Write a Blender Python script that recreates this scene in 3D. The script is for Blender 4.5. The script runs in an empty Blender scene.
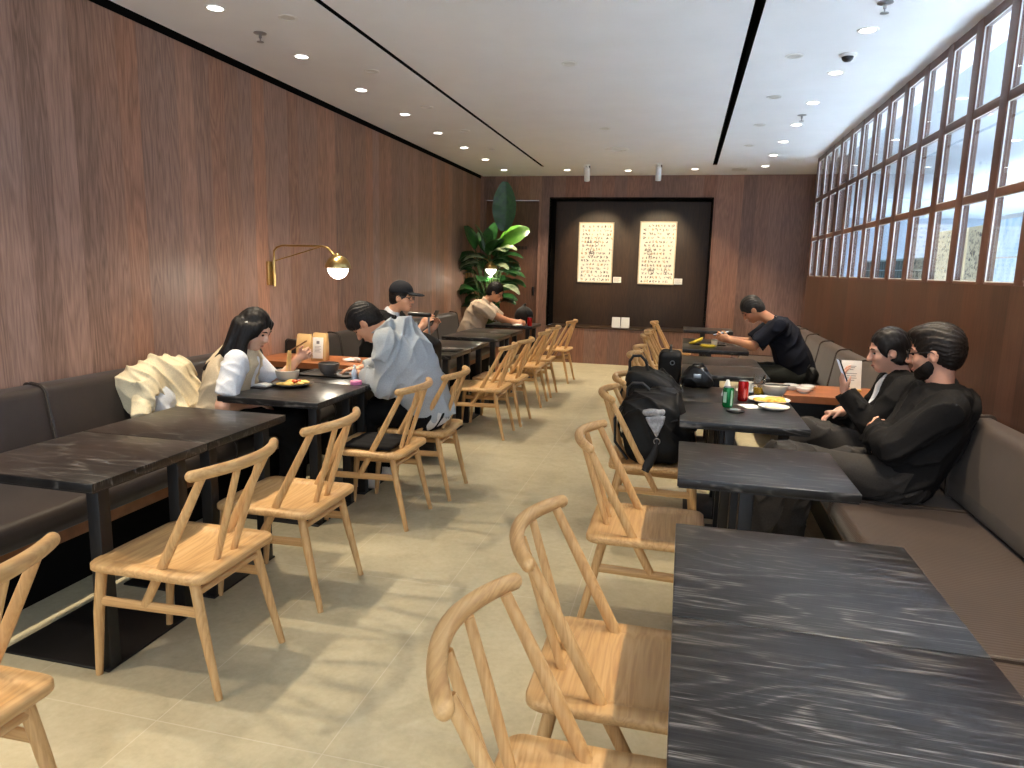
import bpy, bmesh, math, random
import numpy as np
from mathutils import Vector, Matrix
PI = math.pi
random.seed(7)
rng = np.random.default_rng(7)
SC = bpy.context.scene
COL = SC.collection

# ------------------------------------------------------------------ object helpers
def link(o):
    COL.objects.link(o); return o

def new_obj(name, me, mat=None, parent=None, smooth=True):
    if mat is not None and len(me.materials) == 0:
        for m in (mat if isinstance(mat, (list, tuple)) else [mat]):
            me.materials.append(m)
    o = bpy.data.objects.new(name, me); link(o)
    if parent is not None:
        o.parent = parent
    if smooth:
        me.polygons.foreach_set('use_smooth', [True] * len(me.polygons))
    return o

def tag(o, label=None, cat=None, group=None, kind=None):
    if label: o['label'] = label
    if cat: o['category'] = cat
    if group: o['group'] = group
    if kind: o['kind'] = kind
    return o

def thing(name, label, cat, loc=(0, 0, 0), rz=0.0, group=None):
    o = bpy.data.objects.new(name, None); link(o)
    o.empty_display_size = 0.1
    o.location = loc; o.rotation_euler = (0, 0, rz)
    return tag(o, label, cat, group)

KIDS = {}
def dup(root, loc, rz=0.0, label=None, group=None):
    r = root.copy(); link(r); r.location = loc; r.rotation_euler = (0, 0, rz)
    if label: r['label'] = label
    if group: r['group'] = group
    for ch in [o for o in COL.objects if o.parent == root]:
        c = ch.copy(); link(c); c.parent = r
        for g in [o for o in COL.objects if o.parent == ch]:
            d = g.copy(); link(d); d.parent = c
    return r

class MB:
    """collects shapes into one mesh"""
    def __init__(s):
        s.v = []; s.f = []; s.flat = set()
    def add(s, vs, fs, flat=False):
        n = len(s.v); s.v += [tuple(map(float, p)) for p in vs]
        if flat:
            s.flat.update(range(len(s.f), len(s.f) + len(fs)))
        s.f += [tuple(i + n for i in f) for f in fs]
        return s
    def box(s, lo, hi, bev=0.0, M=None):
        bm = bmesh.new()
        bmesh.ops.create_cube(bm, size=1.0)
        c = [(a + b) / 2 for a, b in zip(lo, hi)]; d = [abs(b - a) for a, b in zip(lo, hi)]
        for v in bm.verts:
            v.co = Vector((c[0] + v.co.x * d[0], c[1] + v.co.y * d[1], c[2] + v.co.z * d[2]))
        if bev > 0:
            bmesh.ops.bevel(bm, geom=bm.edges[:], offset=min(bev, min(d) * 0.49), segments=3, affect='EDGES', profile=0.5)
        if M is not None:
            bmesh.ops.transform(bm, matrix=M, verts=bm.verts)
        bm.verts.index_update()
        s.add([v.co for v in bm.verts], [[v.index for v in f.verts] for f in bm.faces], flat=(bev == 0))
        bm.free(); return s
    def tube(s, pts, r, n=12, caps=True, sq=(1, 1), up=None, rnd=False):
        """swept tube along pts; r a number or a list; sq = cross-section stretch"""
        P = [Vector(p) for p in pts]
        R = r if isinstance(r, (list, tuple)) else [r] * len(P)
        if rnd:                                   # rounded ends
            def ext(a, b, ra):
                d = (a - b).normalized()
                return [(a + d * ra * math.sin(t), ra * math.cos(t)) for t in (PI / 2 * .97, 1.1, .7, .35)]
            A = ext(P[0], P[1], R[0]); B = ext(P[-1], P[-2], R[-1])
            P2 = [x[0] for x in A] + P + [x[0] for x in reversed(B)]
            R = [x[1] for x in A] + list(R) + [x[1] for x in reversed(B)]
            P = P2
        ref = Vector(up) if up else None
        vs = []; prev = None
        for i, p in enumerate(P):
            t = (P[min(i + 1, len(P) - 1)] - P[max(i - 1, 0)]).normalized()
            if ref is not None:
                u = (ref - t * ref.dot(t)).normalized()
            elif prev is None:
                a = Vector((0, 0, 1)) if abs(t.z) < .9 else Vector((1, 0, 0))
                u = (a - t * a.dot(t)).normalized()
            else:
                u = (prev - t * prev.dot(t)).normalized()
            prev = u; w = t.cross(u)
            for k in range(n):
                a = 2 * PI * k / n
                vs.append(p + u * (math.cos(a) * R[i] * sq[0]) + w * (math.sin(a) * R[i] * sq[1]))
        fs = []
        for i in range(len(P) - 1):
            for k in range(n):
                a, b = i * n + k, i * n + (k + 1) % n
                fs.append((a, b, b + n, a + n))
        if caps:
            fs.append(tuple(reversed(range(n)))); m = (len(P) - 1) * n
            fs.append(tuple(range(m, m + n)))
        return s.add(vs, fs)
    def lathe(s, prof, c=(0, 0, 0), n=32, M=None):
        """prof: (r, z) list"""
        vs = []; fs = []
        for r, z in prof:
            for k in range(n):
                a = 2 * PI * k / n
                v = Vector((c[0] + max(r, 1e-5) * math.cos(a), c[1] + max(r, 1e-5) * math.sin(a), c[2] + z))
                vs.append(M @ v if M is not None else v)
        for i in range(len(prof) - 1):
            for k in range(n):
                a, b = i * n + k, i * n + (k + 1) % n
                fs.append((a, b, b + n, a + n))
        return s.add(vs, fs)
    def prism(s, poly, axis, a, b, bev=0.0, cap=True):
        """poly of 2D points extruded along axis (0 x,1 y,2 z) from a to b"""
        def P(u, v, w):
            return [(w, u, v), (u, w, v), (u, v, w)][axis]
        n = len(poly)
        vs = [P(u, v, a) for u, v in poly] + [P(u, v, b) for u, v in poly]
        fs = [(i, (i + 1) % n, n + (i + 1) % n, n + i) for i in range(n)]
        if cap:
            fs += [tuple(reversed(range(n))), tuple(range(n, 2 * n))]
        return s.add(vs, fs)
    def mesh(s, name):
        me = bpy.data.meshes.new(name)
        me.from_pydata(s.v, [], s.f); me.validate(); 
        bm = bmesh.new(); bm.from_mesh(me)
        bmesh.ops.recalc_face_normals(bm, faces=bm.faces)
        bm.to_mesh(me); bm.free()
        return me
    def build(s, name, mat, parent=None, smooth=True, auto=35):
        me = s.mesh(name)
        o = new_obj(name, me, mat, parent, smooth)
        if smooth and auto:
            sharp_by_angle(me, math.radians(auto))
        return o

def sharp_by_angle(me, ang):
    bm = bmesh.new(); bm.from_mesh(me)
    for e in bm.edges:
        if len(e.link_faces) == 2:
            e.smooth = e.calc_face_angle(0) < ang
    bm.to_mesh(me); bm.free()

# ------------------------------------------------------------------ signed-distance modelling
class SDF:
    def __init__(s):
        s.ops = []
    def _p(s, kind, lo, hi, fn, k):
        s.ops.append((kind, np.array(lo, float), np.array(hi, float), fn, k)); return s
    def cap(s, a, b, ra, rb=None, k=.02, op='add', flat=None):
        a = np.array(a, float); b = np.array(b, float); rb = ra if rb is None else rb
        ab = b - a; L2 = max(ab @ ab, 1e-9)
        def fn(P):
            t = np.clip(((P - a) @ ab) / L2, 0, 1)
            d = np.linalg.norm(P - a - t[..., None] * ab, axis=-1) - (ra + (rb - ra) * t)
            if flat:
                q = ((P - a) @ ab) / math.sqrt(L2)
                if 'b' in flat: d = np.maximum(d, q - math.sqrt(L2))
                if 'a' in flat: d = np.maximum(d, -q)
            return d
        m = max(ra, rb)
        return s._p(op, np.minimum(a, b) - m, np.maximum(a, b) + m, fn, k)
    def ell(s, c, r, R=None, k=.02, op='add'):
        c = np.array(c, float); r = np.array(r, float); Rm = np.eye(3) if R is None else np.array(R, float)
        def fn(P):
            q = (P - c) @ Rm
            k0 = np.linalg.norm(q / r, axis=-1); k1 = np.linalg.norm(q / (r * r), axis=-1)
            return k0 * (k0 - 1) / np.maximum(k1, 1e-6)
        e = np.abs(Rm) @ r
        return s._p(op, c - e, c + e, fn, k)
    def box(s, c, h, rd=.01, R=None, k=.01, op='add'):
        c = np.array(c, float); h = np.array(h, float); Rm = np.eye(3) if R is None else np.array(R, float)
        def fn(P):
            q = np.abs((P - c) @ Rm) - (h - rd)
            return np.linalg.norm(np.maximum(q, 0), axis=-1) + np.minimum(q.max(-1), 0) - rd
        e = np.abs(Rm) @ h
        return s._p(op, c - e, c + e, fn, k)
    def cut(s, p, n, k=.004):
        p = np.array(p, float); n = np.array(n, float); n = n / np.linalg.norm(n)
        s.ops.append(('cut', None, None, lambda P: (P - p) @ n, k)); return s
    def mesh(s, name, h=.007, disp=None, it=1):
        ad = [o for o in s.ops if o[0] == 'add']
        lo = np.min([o[1] for o in ad], 0) - 4 * h; hi = np.max([o[2] for o in ad], 0) + 4 * h
        n = np.ceil((hi - lo) / h).astype(int) + 1
        ax = [lo[i] + h * np.arange(n[i]) for i in range(3)]
        D = np.full(n, 1.0, np.float32)
        for kind, a, b, fn, k in s.ops:
            if kind == 'cut':
                sl = (slice(0, n[0]), slice(0, n[1]), slice(0, n[2]))
            else:
                pad = k + 3 * h
                i0 = np.maximum(np.floor((a - pad - lo) / h).astype(int), 0)
                i1 = np.minimum(np.ceil((b + pad - lo) / h).astype(int) + 1, n)
                if np.any(i1 <= i0): continue
                sl = tuple(slice(i0[i], i1[i]) for i in range(3))
            G = np.stack(np.meshgrid(ax[0][sl[0]], ax[1][sl[1]], ax[2][sl[2]], indexing='ij'), -1)
            d = fn(G).astype(np.float32); cur = D[sl]
            kk = max(k, 1e-5)
            if kind == 'add':
                hh = np.maximum(kk - np.abs(cur - d), 0) / kk
                D[sl] = np.minimum(cur, d) - hh * hh * kk * .25
            else:
                d2 = -d if kind == 'sub' else d
                hh = np.maximum(kk - np.abs(cur - d2), 0) / kk
                D[sl] = np.maximum(cur, d2) + hh * hh * kk * .25
        if disp is not None:
            near = np.abs(D) < .04
            idx = np.argwhere(near)
            P = lo + idx * h
            D[near] += disp(P).astype(np.float32)
        return surface_nets(D, lo, h, name, it)

def surface_nets(D, lo, h, name, it=1):
    ins = D < 0
    c = np.zeros(np.array(D.shape) - 1, np.int8)
    offs = [(i, j, k) for i in (0, 1) for j in (0, 1) for k in (0, 1)]
    sh = c.shape
    for i, j, k in offs:
        c += ins[i:i + sh[0], j:j + sh[1], k:k + sh[2]]
    act = np.argwhere((c > 0) & (c < 8))
    vid = np.full(sh, -1, np.int64); vid[tuple(act.T)] = np.arange(len(act))
    acc = np.zeros((len(act), 3)); cnt = np.zeros(len(act))
    val = {o: D[act[:, 0] + o[0], act[:, 1] + o[1], act[:, 2] + o[2]].astype(float) for o in offs}
    for o in offs:
        for axis in range(3):
            if o[axis] == 0:
                o2 = list(o); o2[axis] = 1; o2 = tuple(o2)
                a, b = val[o], val[o2]; m = (a < 0) != (b < 0)
                t = np.where(m, a / np.where(a - b == 0, 1, a - b), 0)
                p = np.tile(np.array(o, float), (len(act), 1)); p[:, axis] = t
                acc[m] += p[m]; cnt[m] += 1
    V = lo + (act + acc / cnt[:, None]) * h
    F = []
    for axis in range(3):
        u, v = (axis + 1) % 3, (axis + 2) % 3
        s0 = [slice(None)] * 3; s1 = [slice(None)] * 3
        s0[axis] = slice(0, -1); s1[axis] = slice(1, None)
        A = ins[tuple(s0)]; B = ins[tuple(s1)]
        e = np.argwhere(A != B)
        e = e[(e[:, u] > 0) & (e[:, v] > 0) & (e[:, u] < sh[u]) & (e[:, v] < sh[v])]
        if not len(e): continue
        flip = A[tuple(e.T)]
        def cell(du, dv):
            q = e.copy(); q[:, u] += du; q[:, v] += dv
            return vid[tuple(q.T)]
        q = np.stack([cell(-1, -1), cell(0, -1), cell(0, 0), cell(-1, 0)], 1)
        q[~flip] = q[~flip][:, ::-1]
        F.append(q)
    F = np.concatenate(F)
    F = F[(F >= 0).all(1)]
    for _ in range(it):                            # light smoothing
        S = np.zeros_like(V); n = np.zeros(len(V))
        for a in range(4):
            np.add.at(S, F[:, a], V[F[:, (a + 1) % 4]]); np.add.at(n, F[:, a], 1)
        V = V * .5 + .5 * S / np.maximum(n, 1)[:, None]
    me = bpy.data.meshes.new(name)
    me.vertices.add(len(V)); me.vertices.foreach_set('co', V.ravel())
    me.loops.add(len(F) * 4); me.loops.foreach_set('vertex_index', F.ravel().astype(np.int32))
    me.polygons.add(len(F)); me.polygons.foreach_set('loop_start', np.arange(0, 4 * len(F), 4, dtype=np.int32))
    me.polygons.foreach_set('use_smooth', np.ones(len(F), bool))
    me.update(calc_edges=True); me.validate()
    return me

def folds(amp=.004, fr=60, seed=0, dirs=((.3, .5, 1), (1, .2, .6), (.2, 1, .4))):
    """creases: thin warped ridges that come and go"""
    r = np.random.default_rng(seed)
    ph = r.uniform(0, 6, 9)
    def f(P):
        d = 0
        for i, q in enumerate(dirs):
            q = np.array(q) / np.linalg.norm(q); a = np.roll(q, 1); b = np.cross(q, a)
            w = P @ q * fr * (.8 + .35 * i) + ph[i] + 2.2 * np.sin(P @ a * fr * .33 + ph[i + 3]) + 1.1 * np.sin(P @ b * fr * .55 + ph[i + 6])
            m = .5 + .5 * np.sin(P @ a * fr * .21 + P @ b * fr * .17 + ph[i + 6])
            d = d - (1 - np.abs(np.sin(w * .5))) ** 2.2 * m * amp * 1.7
        return d + amp * .5
    return f

# ------------------------------------------------------------------ materials
MATS = {}
class NT:
    def __init__(s, name):
        s.m = bpy.data.materials.new(name); s.m.use_nodes = True
        s.t = s.m.node_tree; s.b = s.t.nodes['Principled BSDF']
    def n(s, typ, **kw):
        nd = s.t.nodes.new(typ)
        for k, v in kw.items():
            if k in nd.inputs.keys() if isinstance(k, str) else False:
                nd.inputs[k].default_value = v
            else:
                setattr(nd, k, v)
        return nd
    def l(s, a, b):
        s.t.links.new(a, b)
    def noise(s, vec, scale=5, detail=4, rough=.55, dist=0.0):
        nd = s.t.nodes.new('ShaderNodeTexNoise')
        nd.inputs['Scale'].default_value = scale; nd.inputs['Detail'].default_value = detail
        nd.inputs['Roughness'].default_value = rough; nd.inputs['Distortion'].default_value = dist
        if vec is not None: s.l(vec, nd.inputs['Vector'])
        return nd.outputs['Fac']
    def coord(s, scale=(1, 1, 1), perobj=False, kind='Object'):
        tc = s.t.nodes.new('ShaderNodeTexCoord'); mp = s.t.nodes.new('ShaderNodeMapping')
        mp.inputs['Scale'].default_value = scale
        src = tc.outputs[kind]
        if perobj:
            oi = s.t.nodes.new('ShaderNodeObjectInfo'); ad = s.t.nodes.new('ShaderNodeVectorMath'); ad.operation = 'ADD'
            sc = s.t.nodes.new('ShaderNodeVectorMath'); sc.operation = 'SCALE'; sc.inputs['Scale'].default_value = 3.7
            s.l(oi.outputs['Location'], sc.inputs[0]); s.l(src, ad.inputs[0]); s.l(sc.outputs[0], ad.inputs[1]); src = ad.outputs[0]
        s.l(src, mp.inputs['Vector']); return mp.outputs['Vector']
    def ramp(s, fac, stops):
        nd = s.t.nodes.new('ShaderNodeValToRGB'); e = nd.color_ramp.elements
        while len(e) < len(stops): e.new(.5)
        for i, (p, c) in enumerate(stops):
            e[i].position = p; e[i].color = (*c, 1) if len(c) == 3 else c
        s.l(fac, nd.inputs['Fac']); return nd.outputs['Color']
    def mix(s, f, a, b, mode='MIX'):
        nd = s.t.nodes.new('ShaderNodeMix'); nd.data_type = 'RGBA'; nd.blend_type = mode
        for val, i in ((f, 0), (a, 6), (b, 7)):
            if hasattr(val, 'is_linked'): s.l(val, nd.inputs[i])
            elif i == 0: nd.inputs[0].default_value = val
            else: nd.inputs[i].default_value = (*val, 1) if len(val) == 3 else val
        return nd.outputs[2]
    def math(s, op, a, b=None, c=None):
        nd = s.t.nodes.new('ShaderNodeMath'); nd.operation = op
        for i, val in enumerate((a, b, c)):
            if val is None: continue
            if hasattr(val, 'is_linked'): s.l(val, nd.inputs[i])
            else: nd.inputs[i].default_value = val
        return nd.outputs[0]
    def bump(s, h, st=.2, dist=.002):
        nd = s.t.nodes.new('ShaderNodeBump'); nd.inputs['Strength'].default_value = st; nd.inputs['Distance'].default_value = dist
        s.l(h, nd.inputs['Height']); s.l(nd.outputs['Normal'], s.b.inputs['Normal'])
    def out(s, col=None, rough=None, metal=None, spec=None, **kw):
        for key, val in (('Base Color', col), ('Roughness', rough), ('Metallic', metal), ('Specular IOR Level', spec)):
            if val is None: continue
            if hasattr(val, 'is_linked'): s.l(val, s.b.inputs[key])
            elif key == 'Base Color': s.b.inputs[key].default_value = (*val, 1)
            else: s.b.inputs[key].default_value = val
        for k, v in kw.items():
            s.b.inputs[k.replace('_', ' ')].default_value = v
        return s.m

def srgb(r, g, b):
    f = lambda c: (c / 255 / 12.92) if c / 255 <= .04045 else ((c / 255 + .055) / 1.055) ** 2.4
    return (f(r), f(g), f(b))

def plain(name, rgb, rough=.5, metal=0., var=.12, scale=30, spec=.5, bump=0., **kw):
    """one colour with a little procedural variation"""
    if name in MATS: return MATS[name]
    t = NT(name); c = srgb(*rgb)
    f = t.noise(t.coord(), scale, 3)
    col = t.ramp(f, [(.3, tuple(x * (1 - var) for x in c)), (.7, tuple(min(1, x * (1 + var)) for x in c))])
    if bump: t.bump(f, bump, .003)
    MATS[name] = t.out(col, rough, metal, spec, **kw); return MATS[name]

def emit(name, rgb, st):
    if name in MATS: return MATS[name]
    t = NT(name); MATS[name] = t.out(rgb, .5, Emission_Color=(*rgb, 1), Emission_Strength=st); return MATS[name]

def panel_wood(name, tint, w=.29, axis='y', grain=1.0, rough=.42, dark=.72):
    """veneer boards running up the wall; axis = the horizontal direction along the wall"""
    t = NT(name)
    tc = t.t.nodes.new('ShaderNodeTexCoord'); sep = t.t.nodes.new('ShaderNodeSeparateXYZ'); t.l(tc.outputs['Object'], sep.inputs[0])
    a = sep.outputs['Y' if axis == 'y' else 'X']; z = sep.outputs['Z']
    cell = t.math('FLOOR', t.math('DIVIDE', a, w))
    wn = t.t.nodes.new('ShaderNodeTexWhiteNoise'); wn.noise_dimensions = '1D'; t.l(cell, wn.inputs['W'])
    cb = t.t.nodes.new('ShaderNodeCombineXYZ')
    t.l(a, cb.inputs[0]); t.l(t.math('MULTIPLY', wn.outputs['Value'], 37.0), cb.inputs[1]); t.l(t.math('MULTIPLY', z, .045), cb.inputs[2])
    fine = t.noise(cb.outputs[0], 170, 3, .6)
    cb2 = t.t.nodes.new('ShaderNodeCombineXYZ')
    t.l(a, cb2.inputs[0]); t.l(t.math('MULTIPLY', wn.outputs['Value'], 91.0), cb2.inputs[1]); t.l(t.math('MULTIPLY', z, .10), cb2.inputs[2])
    cath = t.noise(cb2.outputs[0], 7, 3, .5, .25)
    ring = t.math('FRACT', t.math('MULTIPLY', cath, 13.0))
    ring = t.math('ABSOLUTE', t.math('SUBTRACT', ring, .5))
    v = t.math('ADD', t.math('MULTIPLY', fine, .52 * grain), t.math('MULTIPLY', ring, .34 * grain))
    v = t.math('ADD', v, t.math('MULTIPLY', wn.outputs['Value'], .22))
    c = np.array(srgb(*tint))
    col = t.ramp(v, [(.2, tuple(c * dark * .68)), (.53, tuple(c)), (.84, tuple(np.minimum(c * 1.5, 1)))])
    wn2 = t.t.nodes.new('ShaderNodeTexWhiteNoise'); wn2.noise_dimensions = '1D'; t.l(t.math('ADD', cell, 57.3), wn2.inputs['W'])
    hue = t.ramp(wn2.outputs['Value'], [(.0, (.90, .97, 1.06)), (.5, (1, 1, 1)), (1.0, (1.1, .97, .86))])
    col = t.mix(1.0, col, hue, 'MULTIPLY')
    # a thin joint between boards
    fr = t.math('FRACT', t.math('DIVIDE', a, w)); j = t.math('LESS_THAN', fr, .008)
    col = t.mix(t.math('MULTIPLY', j, .35), col, tuple(c * .45))
    t.bump(fine, .12, .001)
    return t.out(col, rough, spec=.4)

def make_materials():
    M = MATS
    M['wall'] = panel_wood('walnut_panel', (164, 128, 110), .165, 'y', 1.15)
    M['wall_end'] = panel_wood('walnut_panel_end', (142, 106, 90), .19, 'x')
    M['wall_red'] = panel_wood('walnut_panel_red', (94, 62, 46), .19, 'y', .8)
    M['niche'] = panel_wood('dark_stained_panel', (66, 45, 25), .3, 'x', .9)
    M['door'] = panel_wood('door_veneer', (112, 76, 56), .45, 'x')
    M['mull'] = plain('mullion_wood', (104, 70, 55), .4, var=.15, scale=18)
    M['trimwood'] = plain('plinth_wood', (130, 84, 52), .45, var=.2, scale=14)
    # pale ash
    for nm, sc in (('ash', (60, 3.2, 60)), ('ash_long', (70, 70, 3.0)), ('ash_rail', (70, 3.0, 70)), ('ash_rung', (3.0, 70, 70))):
        t = NT(nm)
        f1 = t.noise(t.coord(sc, True), 1.0, 4, .6, .3)
        f2 = t.noise(t.coord(tuple(x * .22 for x in sc), True), 1.0, 3, .5, .8)
        rg = t.math('ABSOLUTE', t.math('SUBTRACT', t.math('FRACT', t.math('MULTIPLY', f2, 9.0)), .5))
        v = t.math('ADD', t.math('MULTIPLY', f1, .75), t.math('MULTIPLY', rg, .45))
        col = t.ramp(v, [(.25, srgb(184, 140, 90)), (.52, srgb(206, 163, 108)), (.8, srgb(218, 180, 128))])
        M[nm] = t.out(col, .45, spec=.4)
    # black open-grain oak table tops, grain along local X
    t = NT('black_oak')
    f1 = t.noise(t.coord((4.0, 170, 18), True), 1.0, 3, .7, .05)
    f2 = t.noise(t.coord((1.3, 5.5, 5), True), 1.0, 2, .45, .2)
    rg = t.math('ABSOLUTE', t.math('SUBTRACT', t.math('FRACT', t.math('MULTIPLY', f2, 12.0)), .5))
    rg = t.math('MULTIPLY', t.math('MINIMUM', t.math('MAXIMUM', t.math('MULTIPLY', t.math('SUBTRACT', rg, .30), 6.0), 0.0), 1.0), t.noise(t.coord((11, 300, 18), True), 1.0, 2, .65))
    f3 = t.noise(t.coord((11, 300, 18), True), 1.0, 2, .65)
    v = t.math('ADD', t.math('ADD', t.math('MULTIPLY', t.math('POWER', f1, 1.6), .55), t.math('MULTIPLY', t.math('POWER', f3, 1.6), .55)), t.math('MULTIPLY', rg, .25))
    col = t.ramp(v, [(.26, srgb(15, 14, 15)), (.46, srgb(36, 35, 34)), (.72, srgb(128, 124, 119))])
    t.bump(f1, .25, .0008)
    M['oak'] = t.out(col, .29, spec=.5)
    M['black'] = plain('black_steel', (12, 11, 11), .5, var=.2)
    M['blackedge'] = plain('black_edge', (20, 19, 19), .5, var=.25, scale=80)
    # ribbed upholstery
    def bench(nm, rgb, ribs):
        t = NT(nm)
        f = t.noise(t.coord((1, 1, 1)), 5, 4); f2 = t.noise(t.coord((90, 90, 90)), 2, 2)
        c = np.array(srgb(*rgb))
        v = t.math('ADD', t.math('MULTIPLY', f, .7), t.math('MULTIPLY', f2, .3))
        col = t.ramp(v, [(.3, tuple(c * .78)), (.7, tuple(c * 1.25))])
        if ribs:
            sep = t.t.nodes.new('ShaderNodeSeparateXYZ'); tc = t.t.nodes.new('ShaderNodeTexCoord'); t.l(tc.outputs['Object'], sep.inputs[0])
            yy = t.math('ADD', sep.outputs['Y'], t.math('MULTIPLY', t.noise(t.coord((2, 2, 2)), 1.6, 2), .05))
            w = t.math('SINE', t.math('MULTIPLY', yy, 400.0))
            rr = t.math('MULTIPLY', t.math('ADD', w, 1.0), .5)
            col = t.mix(t.math('MULTIPLY', t.math('MULTIPLY', rr, f), .7), col, tuple(c * .5))
            t.bump(t.math('MULTIPLY', rr, f), .3, .003)
        else:
            t.bump(f2, .15, .002)
        return t.out(col, .44, spec=.45, Sheen_Weight=.15, Sheen_Roughness=.4)
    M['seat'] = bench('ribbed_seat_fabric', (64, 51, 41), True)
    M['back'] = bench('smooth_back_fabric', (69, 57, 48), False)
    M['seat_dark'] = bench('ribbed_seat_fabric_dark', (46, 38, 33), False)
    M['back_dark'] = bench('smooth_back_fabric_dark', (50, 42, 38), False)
    # floor
    t = NT('stone_tile')
    co = t.coord((1, 1, 1))
    f = t.noise(co, 2.2, 6, .6); g = t.noise(co, 38, 4, .6); h = t.noise(co, 9, 5, .65, .6)
    v = t.math('ADD', t.math('ADD', t.math('MULTIPLY', f, .4), t.math('MULTIPLY', g, .25)), t.math('MULTIPLY', h, .35))
    col = t.ramp(v, [(.3, srgb(162, 151, 122)), (.5, srgb(184, 173, 142)), (.72, srgb(202, 192, 163))])
    sep = t.t.nodes.new('ShaderNodeSeparateXYZ'); t.l(co, sep.inputs[0])
    jx = t.math('LESS_THAN', t.math('FRACT', t.math('DIVIDE', t.math('ADD', sep.outputs['X'], 20.2), .6)), .007)
    jy = t.math('LESS_THAN', t.math('FRACT', t.math('DIVIDE', t.math('ADD', sep.outputs['Y'], 10.25), 1.2)), .0035)
    col = t.mix(t.math('MULTIPLY', t.math('MAXIMUM', jx, jy), .4), col, srgb(216, 207, 184))
    t.bump(g, .05, .001)
    M['floor'] = t.out(col, .5, spec=.35)
    M['ceil'] = plain("ceiling_paint", (238, 239, 240), .8, var=.02, scale=3, spec=.2)
    M['white'] = plain('white_enamel', (232, 232, 228), .35, var=.03)
    M['dimwhite'] = plain('reflector_grey', (214, 212, 206), .35, var=.05)
    M['void'] = plain('matt_black', (10, 10, 10), .9, var=.1, spec=.1)
    M['brass'] = plain('brushed_brass', (196, 168, 110), .28, metal=1.0, var=.08, scale=60)
    M['steel'] = plain('brushed_steel', (170, 172, 174), .3, metal=1.0, var=.05)
    M['plastic'] = plain('black_plastic', (22, 22, 24), .3, var=.1)
    M['ceramic'] = plain('grey_ceramic', (190, 186, 176), .3, var=.05)
    M['ceramic_dark'] = plain('dark_stoneware', (92, 88, 84), .4, var=.1)
    M['white_ceramic'] = plain('white_ceramic', (236, 232, 222), .25, var=.02)
    M['paper'] = plain('white_paper', (240, 238, 230), .8, var=.02)
    M['kraft'] = plain('kraft_paper', (206, 168, 112), .75, var=.08, scale=12)
    M['ink'] = plain('ink', (40, 38, 40), .8, var=.1)
    M['ink_soft'] = plain('ink_soft', (128, 120, 122), .8, var=.1)
    M['ink_ochre'] = plain('ink_ochre', (176, 140, 80), .8, var=.1)
    M['ink_green'] = plain('ink_green', (110, 128, 84), .8, var=.1)
    M['bag'] = plain('black_nylon', (13, 13, 14), .6, var=.3, scale=45, spec=.3, bump=.3)
    M['bag_soft'] = plain('black_soft_leather', (13, 12, 13), .36, var=.25, scale=30, bump=.2)
    M['silver_cloth'] = plain('reflective_grey_fabric', (150, 150, 152), .4, var=.35, scale=60, bump=.3)
    M['strap'] = plain('black_webbing', (16, 16, 17), .6, var=.2, scale=90)
    # glass
    t = NT('window_glass'); g = t.t.nodes
    out = g['Material Output']; tr = g.new('ShaderNodeBsdfTransparent'); gl = g.new('ShaderNodeBsdfGlossy'); mx = g.new('ShaderNodeMixShader'); fr = g.new('ShaderNodeLayerWeight')
    tr.inputs['Color'].default_value = (.9, .95, .98, 1); gl.inputs['Roughness'].default_value = .02; fr.inputs['Blend'].default_value = .5
    t.l(t.math('ADD', t.math('MULTIPLY', t.math('POWER', fr.outputs['Facing'], 4.0), .5), .02), mx.inputs[0]); t.l(tr.outputs[0], mx.inputs[1]); t.l(gl.outputs[0], mx.inputs[2]); t.l(mx.outputs[0], out.inputs['Surface'])
    M['glass'] = t.m
    t = NT('clear_tumbler_glass'); M['tumbler'] = t.out((.95, .97, .97), .03, Transmission_Weight=1.0, IOR=1.45)
    # leaves
    def leaf(nm, c1, c2):
        t = NT(nm); co = t.coord((1, 1, 1))
        f = t.noise(co, 14, 3); w = t.noise(t.coord((30, 30, 30)), 3, 2)
        col = t.ramp(t.math('ADD', t.math('MULTIPLY', f, .7), t.math('MULTIPLY', w, .3)), [(.3, srgb(*c1)), (.75, srgb(*c2))])
        return t.out(col, .32, spec=.5)
    M['leaf'] = leaf('glossy_leaf', (24, 62, 34), (58, 112, 52)); M['leaf_bright'] = leaf('young_leaf', (70, 140, 40), (120, 180, 62))
    M['leaf_pale'] = leaf('variegated_leaf', (70, 100, 56), (196, 206, 168))
    M['stemmat'] = plain('plant_stem', (72, 92, 48), .5, var=.2)
    M['pot'] = plain('dark_planter', (50, 44, 40), .6, var=.15)
    M['soil'] = plain('soil', (44, 34, 26), .9, var=.4, scale=80, bump=.8)
    # people
    for nm, rgb in (('skin_a', (226, 176, 148)), ('skin_b', (212, 156, 122)), ('skin_c', (218, 166, 134)), ('skin_d', (206, 148, 112)), ('skin_e', (198, 140, 104)), ('skin_f', (222, 170, 146)), ('skin_g', (214, 158, 132))):
        M[nm] = plain(nm, rgb, .5, var=.05, scale=18, spec=.4, Subsurface_Weight=.08, Subsurface_Scale=.01)
    def hairm(nm, rgb):
        t = NT(nm); c = np.array(srgb(*rgb)); f = t.noise(t.coord((70, 120, 14)), 1.5, 3)
        col = t.ramp(f, [(.3, tuple(c * .6)), (.75, tuple(c * 1.7))]); t.bump(f, .5, .003)
        return t.out(col, .52, spec=.26)
    M['hair'] = hairm('black_hair', (22, 19, 19)); M['hair_brown'] = hairm('dark_brown_hair', (30, 24, 21)); M['hair_grey'] = hairm('greying_hair', (38, 36, 35))
    M['eye_dark'] = plain('eye_iris', (24, 18, 15), .15, var=.05)
    M['lip'] = plain('lip', (176, 104, 92), .45, var=.05)
    def cloth(nm, rgb, var=.1, rough=.85): return plain(nm, rgb, rough, var=var, scale=140, spec=.2, bump=.15)
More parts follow.
